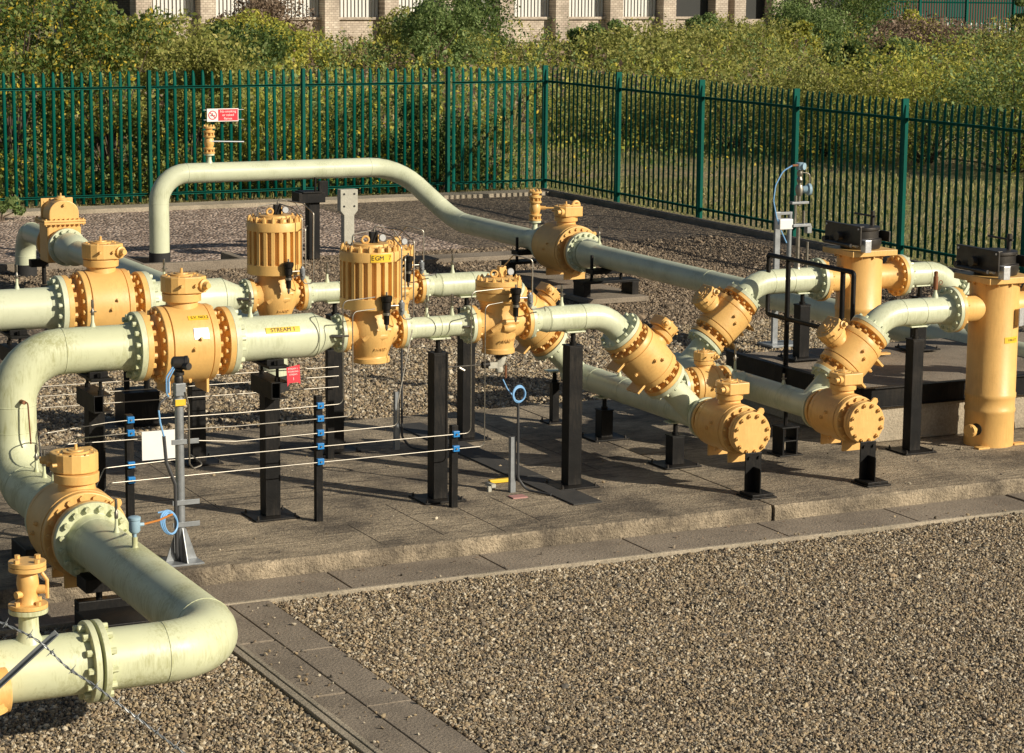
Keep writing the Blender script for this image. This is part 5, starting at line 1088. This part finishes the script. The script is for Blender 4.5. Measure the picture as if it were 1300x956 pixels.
def stalks(name, n, area, hmin, hmax, lm, ls):
    x0,x1,y0,y1 = area; B = np.stack([x0+(x1-x0)*rng.random(n), y0+(y1-y0)*rng.random(n), np.full(n,-.05)],1); B = B[inview(B, 120, 0)]; B = B[~((B[:,0] < FX+1.2)&(B[:,1] < FY+.8))]; n = len(B)
    h = hmin+(hmax-hmin)*rng.random(n)**2; ln = rng.normal(0,.18,(n,2)); k = 26; t = rng.random((n,k))**.7; P = B[:,None,:]+np.stack([ln[:,0:1]*h[:,None]*t**1.6, ln[:,1:2]*h[:,None]*t**1.6, h[:,None]*t],2); P += rng.normal(0,1,P.shape)*(.04+.09*(1-t))[:,:,None]*h[:,None,None]*.6
    V, F = leaves(P.reshape(-1,3), ls); o = fastmesh(name, V, F, 'leaf_'+lm, True); o['kind'] = 'stuff'; return o
stalks('tall_weeds', 2600, (12,92,50,104), .7, 2.1, 'yellow', .115); stalks('tall_weeds', 2600, (12,92,50,104), .7, 2.0, 'willow', .11); stalks('tall_weeds', 1500, (12,92,50,104), .6, 1.7, 'brown', .11)
stalks('tall_weeds', 500, (8,36,42,50), .4, 1.3, 'hedge', .07)
bush('weed_tuft', 'green weed tuft at the left end of the kerb inside the back fence', 'weed', 9.75, 39.3, .55, .8, 700, .07, 'willow', 'weed tuft', 6)
# plain trunked saplings so the far trees have trunks
# ---------------------------------------------------------------- far buildings
by = 108.; r = thing('factory_wall', 'long stone pillared factory wall with white corrugated panels behind the field', 'building', (50,by,-.06))
g = G(); g.box((49.5,by+.35,.75), (33,.5,1.65)); obj('base_wall', g, 'stone', r)
g = G(); g.box((49.5,by+.05,1.66), (33,.20,.12)); obj('sill', g, 'stone', r)
px = [33.87+3.19*i for i in range(11)]
for i, x in enumerate(px):
    g = G(); g.box((x,by,3.2), (.78,.95,6.5)); obj('pillar', g, 'stone', r, .02)
for i in range(10):
    x = px[i]+1.595; dark = i >= 9; g = G(); g.box((x,by+.30,3.9), (2.32,.06,4.5)); obj('sheet_panel' if not dark else 'dark_window', g, 'darkgap' if dark else 'sheet', r)
g = G(); g.box((49.5,by+6,6.6), (34,14,.4)); obj('roof', g, 'slate', r)
g = G(); g.box((49.5,by+12,3.2), (33,.4,6.4)); obj('rear_wall', g, 'stone', r)
r = thing('factory_wing', 'dark end bay of the stone building right of the white panels', 'building', (70,by,-.06))
g = G()
for x in (67.0,69.4,71.8): g.box((x,by+.1,3.2), (.7,.9,6.5))
obj('wing_pillar', g, 'stone', r); g = G(); g.box((70,by+.6,3.2), (8,.3,6.4)); obj('dark_window', g, 'darkgap', r); g = G(); g.box((70,by+.3,.75), (8,.5,1.65)); obj('base_wall', g, 'stone', r)
# far right: dark green fence and brick yard
r = thing('far_fence', 'distant dark green palisade fence at the top right', 'fence', (85,122,-.06))
fdir = Vector((1,-.55,0)).normalized(); g = G(); base = Vector((80,124,0))
for i in range(190):
    p = base+fdir*(i*.16); g.box((p.x,p.y,1.35), (.075,.05,2.7))
obj('pale_panel', g, 'teal', r); g = G()
for z in (.4,2.3): g.tube([base+Vector((0,0,z)), base+fdir*30.4+Vector((0,0,z))], .05, 6)
obj('rail', g, 'teal', r); g = G()
for i in range(11): p = base+fdir*(i*2.9); g.box((p.x,p.y,1.45), (.14,.14,2.9))
obj('far_post', g, 'teal', r)
r = thing('brick_shed', 'low red brick building behind the distant green fence', 'building', (98,128,-.06))
g = G(); g.box((100,131,2.0), (32,5,4.2)); obj('wall', g, 'brick', r); g = G(); g.box((100,131,4.3), (33,6,.4)); obj('roof', g, 'slate', r)
for dx in (-9,-3,2,8):
    g = G(); g.box((100+dx,128.46,1.9), (1.6,.08,1.5)); obj('window', g, 'darkgap', r)
r = thing('white_barrier', 'low white railing in front of the distant brick building', 'railing', (92,119,-.06)); g = G()
for i in range(60): p = base+fdir*(9+i*.3)+Vector((1.2,2.2,0)); g.box((p.x,p.y,.5), (.12,.05,1.0))
obj('bar', g, 'white', r)
bush('tree', 'dark leafy tree at the top edge above the far green fence', 'tree', 104, 150, 10, 16, 9000, .4, 'dark', 'trees behind the far buildings', 30, stemr=.2)
bush('tree', 'dark tree behind the end bay of the stone building', 'tree', 80, 122, 8, 7, 6000, .32, 'dark', 'trees behind the far buildings', 24, stemr=.15)
bush('tree', 'tall green tree top left beyond the leafy shrubs', 'tree', 24, 100, 9, 10, 9000, .3, 'hedge', 'trees behind the far buildings', 30, stemr=.15)

# ---------------------------------------------------------------- foreground wire
D4 = lambda x, y, w: Vector(CAMX)+(cF+cR*((x-650)/FPX)-cU*((y-433)/FPX))*w
r = thing('fence_arm', 'grey metal fence arm poking in at the bottom left corner', 'fence arm', (.85,3.97,2.9))
a, b = Vector((.78,4.0,2.92)), Vector((1.0535,3.9045,3.185)); d = (b-a).normalized()
g = G(); q = frame(a, d, (.2,0,1)); L = (b-a).length; g.box((.0,0,L/2), (.011,.0025,L), q); g.box((-.0045,.005,L/2), (.0025,.010,L), q); obj('angle_bar', g, 'galv', r, .0005)
r = thing('barbed_wire', 'strand of twisted barbed wire crossing the bottom left corner', 'wire', (1.0,3.85,3.2))
pts = [(.86,3.90,3.275),(.9416,3.855,3.2295),(1.0002,3.8206,3.2008),(1.0395,3.7925,3.1531),(1.08,3.7672,3.1243),(1.17,3.7071,3.0453),(1.28,3.64,2.95)]
sm, _ = fillet(pts, .15, 8); sm = [Vector(p) for p in sm]; fine = []
for i in range(len(sm)-1):
    k = max(1, int((sm[i+1]-sm[i]).length/.0025))
    for j in range(k): fine.append(sm[i].lerp(sm[i+1], j/k))
g = G()
for ph in (0, PI):
    tw = []
    for i, p in enumerate(fine):
        t = (fine[min(i+1,len(fine)-1)]-fine[max(i-1,0)]).normalized(); u = t.orthogonal().normalized(); w = t.cross(u); an = i*.0025/.030*2*PI+ph; tw.append(p+(u*math.cos(an)+w*math.sin(an))*.0013)
    g.tube(tw, .0012, 6)
obj('twisted_strand', g, 'galv', r)
for i in range(10, len(fine), 17):
    g = G(); p = fine[i]; t = (fine[min(i+1,len(fine)-1)]-p).normalized(); u = t.orthogonal().normalized(); w = t.cross(u)
    g.torus(frame(p,t), .003, .0011, 10, 5); g.torus(frame(p+t*.0022,t), .003, .0011, 10, 5)
    for q in (u+w*.4, -u+w*.5, u*.3-w, -u*.2+w): g.tube([p, p+q.normalized()*.013], .001, 5, rr=[.0011,.0004])
    obj('barb', g, 'galv', r)

# ---------------------------------------------------------------- camera, light
cam = bpy.data.cameras.new('camera'); co = bpy.data.objects.new('camera', cam); COL.objects.link(co); S.camera = co
co.matrix_world = Matrix(((cR.x,cU.x,-cF.x,CAMX.x),(cR.y,cU.y,-cF.y,CAMX.y),(cR.z,cU.z,-cF.z,CAMX.z),(0,0,0,1)))
cam.sensor_width = 36; cam.lens = FPX/1300*36; cam.shift_y = -45/1300; cam.clip_start = .1; cam.clip_end = 3000
SUNEL, SX, SY = rad(25), .574, -.819
sd = Vector((SX*math.cos(SUNEL), SY*math.cos(SUNEL), math.sin(SUNEL))).normalized()
su = bpy.data.lights.new('sun', 'SUN'); su.energy = 5.0; su.angle = rad(.5); su.color = (1,.90,.74); so = bpy.data.objects.new('sun', su); COL.objects.link(so); so.rotation_euler = sd.to_track_quat('Z','Y').to_euler(); so.location = (0,0,30)
w = bpy.data.worlds.new('World'); S.world = w; w.use_nodes = True; nt = w.node_tree; bg = nt.nodes['Background']; sk = nt.nodes.new('ShaderNodeTexSky'); sk.sky_type = 'NISHITA'; sk.sun_disc = False; sk.sun_elevation = SUNEL; sk.sun_rotation = math.atan2(SX, SY); sk.air_density = 1.; sk.dust_density = 1.5
nt.links.new(sk.outputs[0], bg.inputs[0]); bg.inputs[1].default_value = .05
S.view_settings.view_transform = 'Standard'; S.view_settings.look = 'None'; S.view_settings.exposure = .13; S.view_settings.gamma = 1
S.render.engine = 'CYCLES'; S.cycles.max_bounces = 6
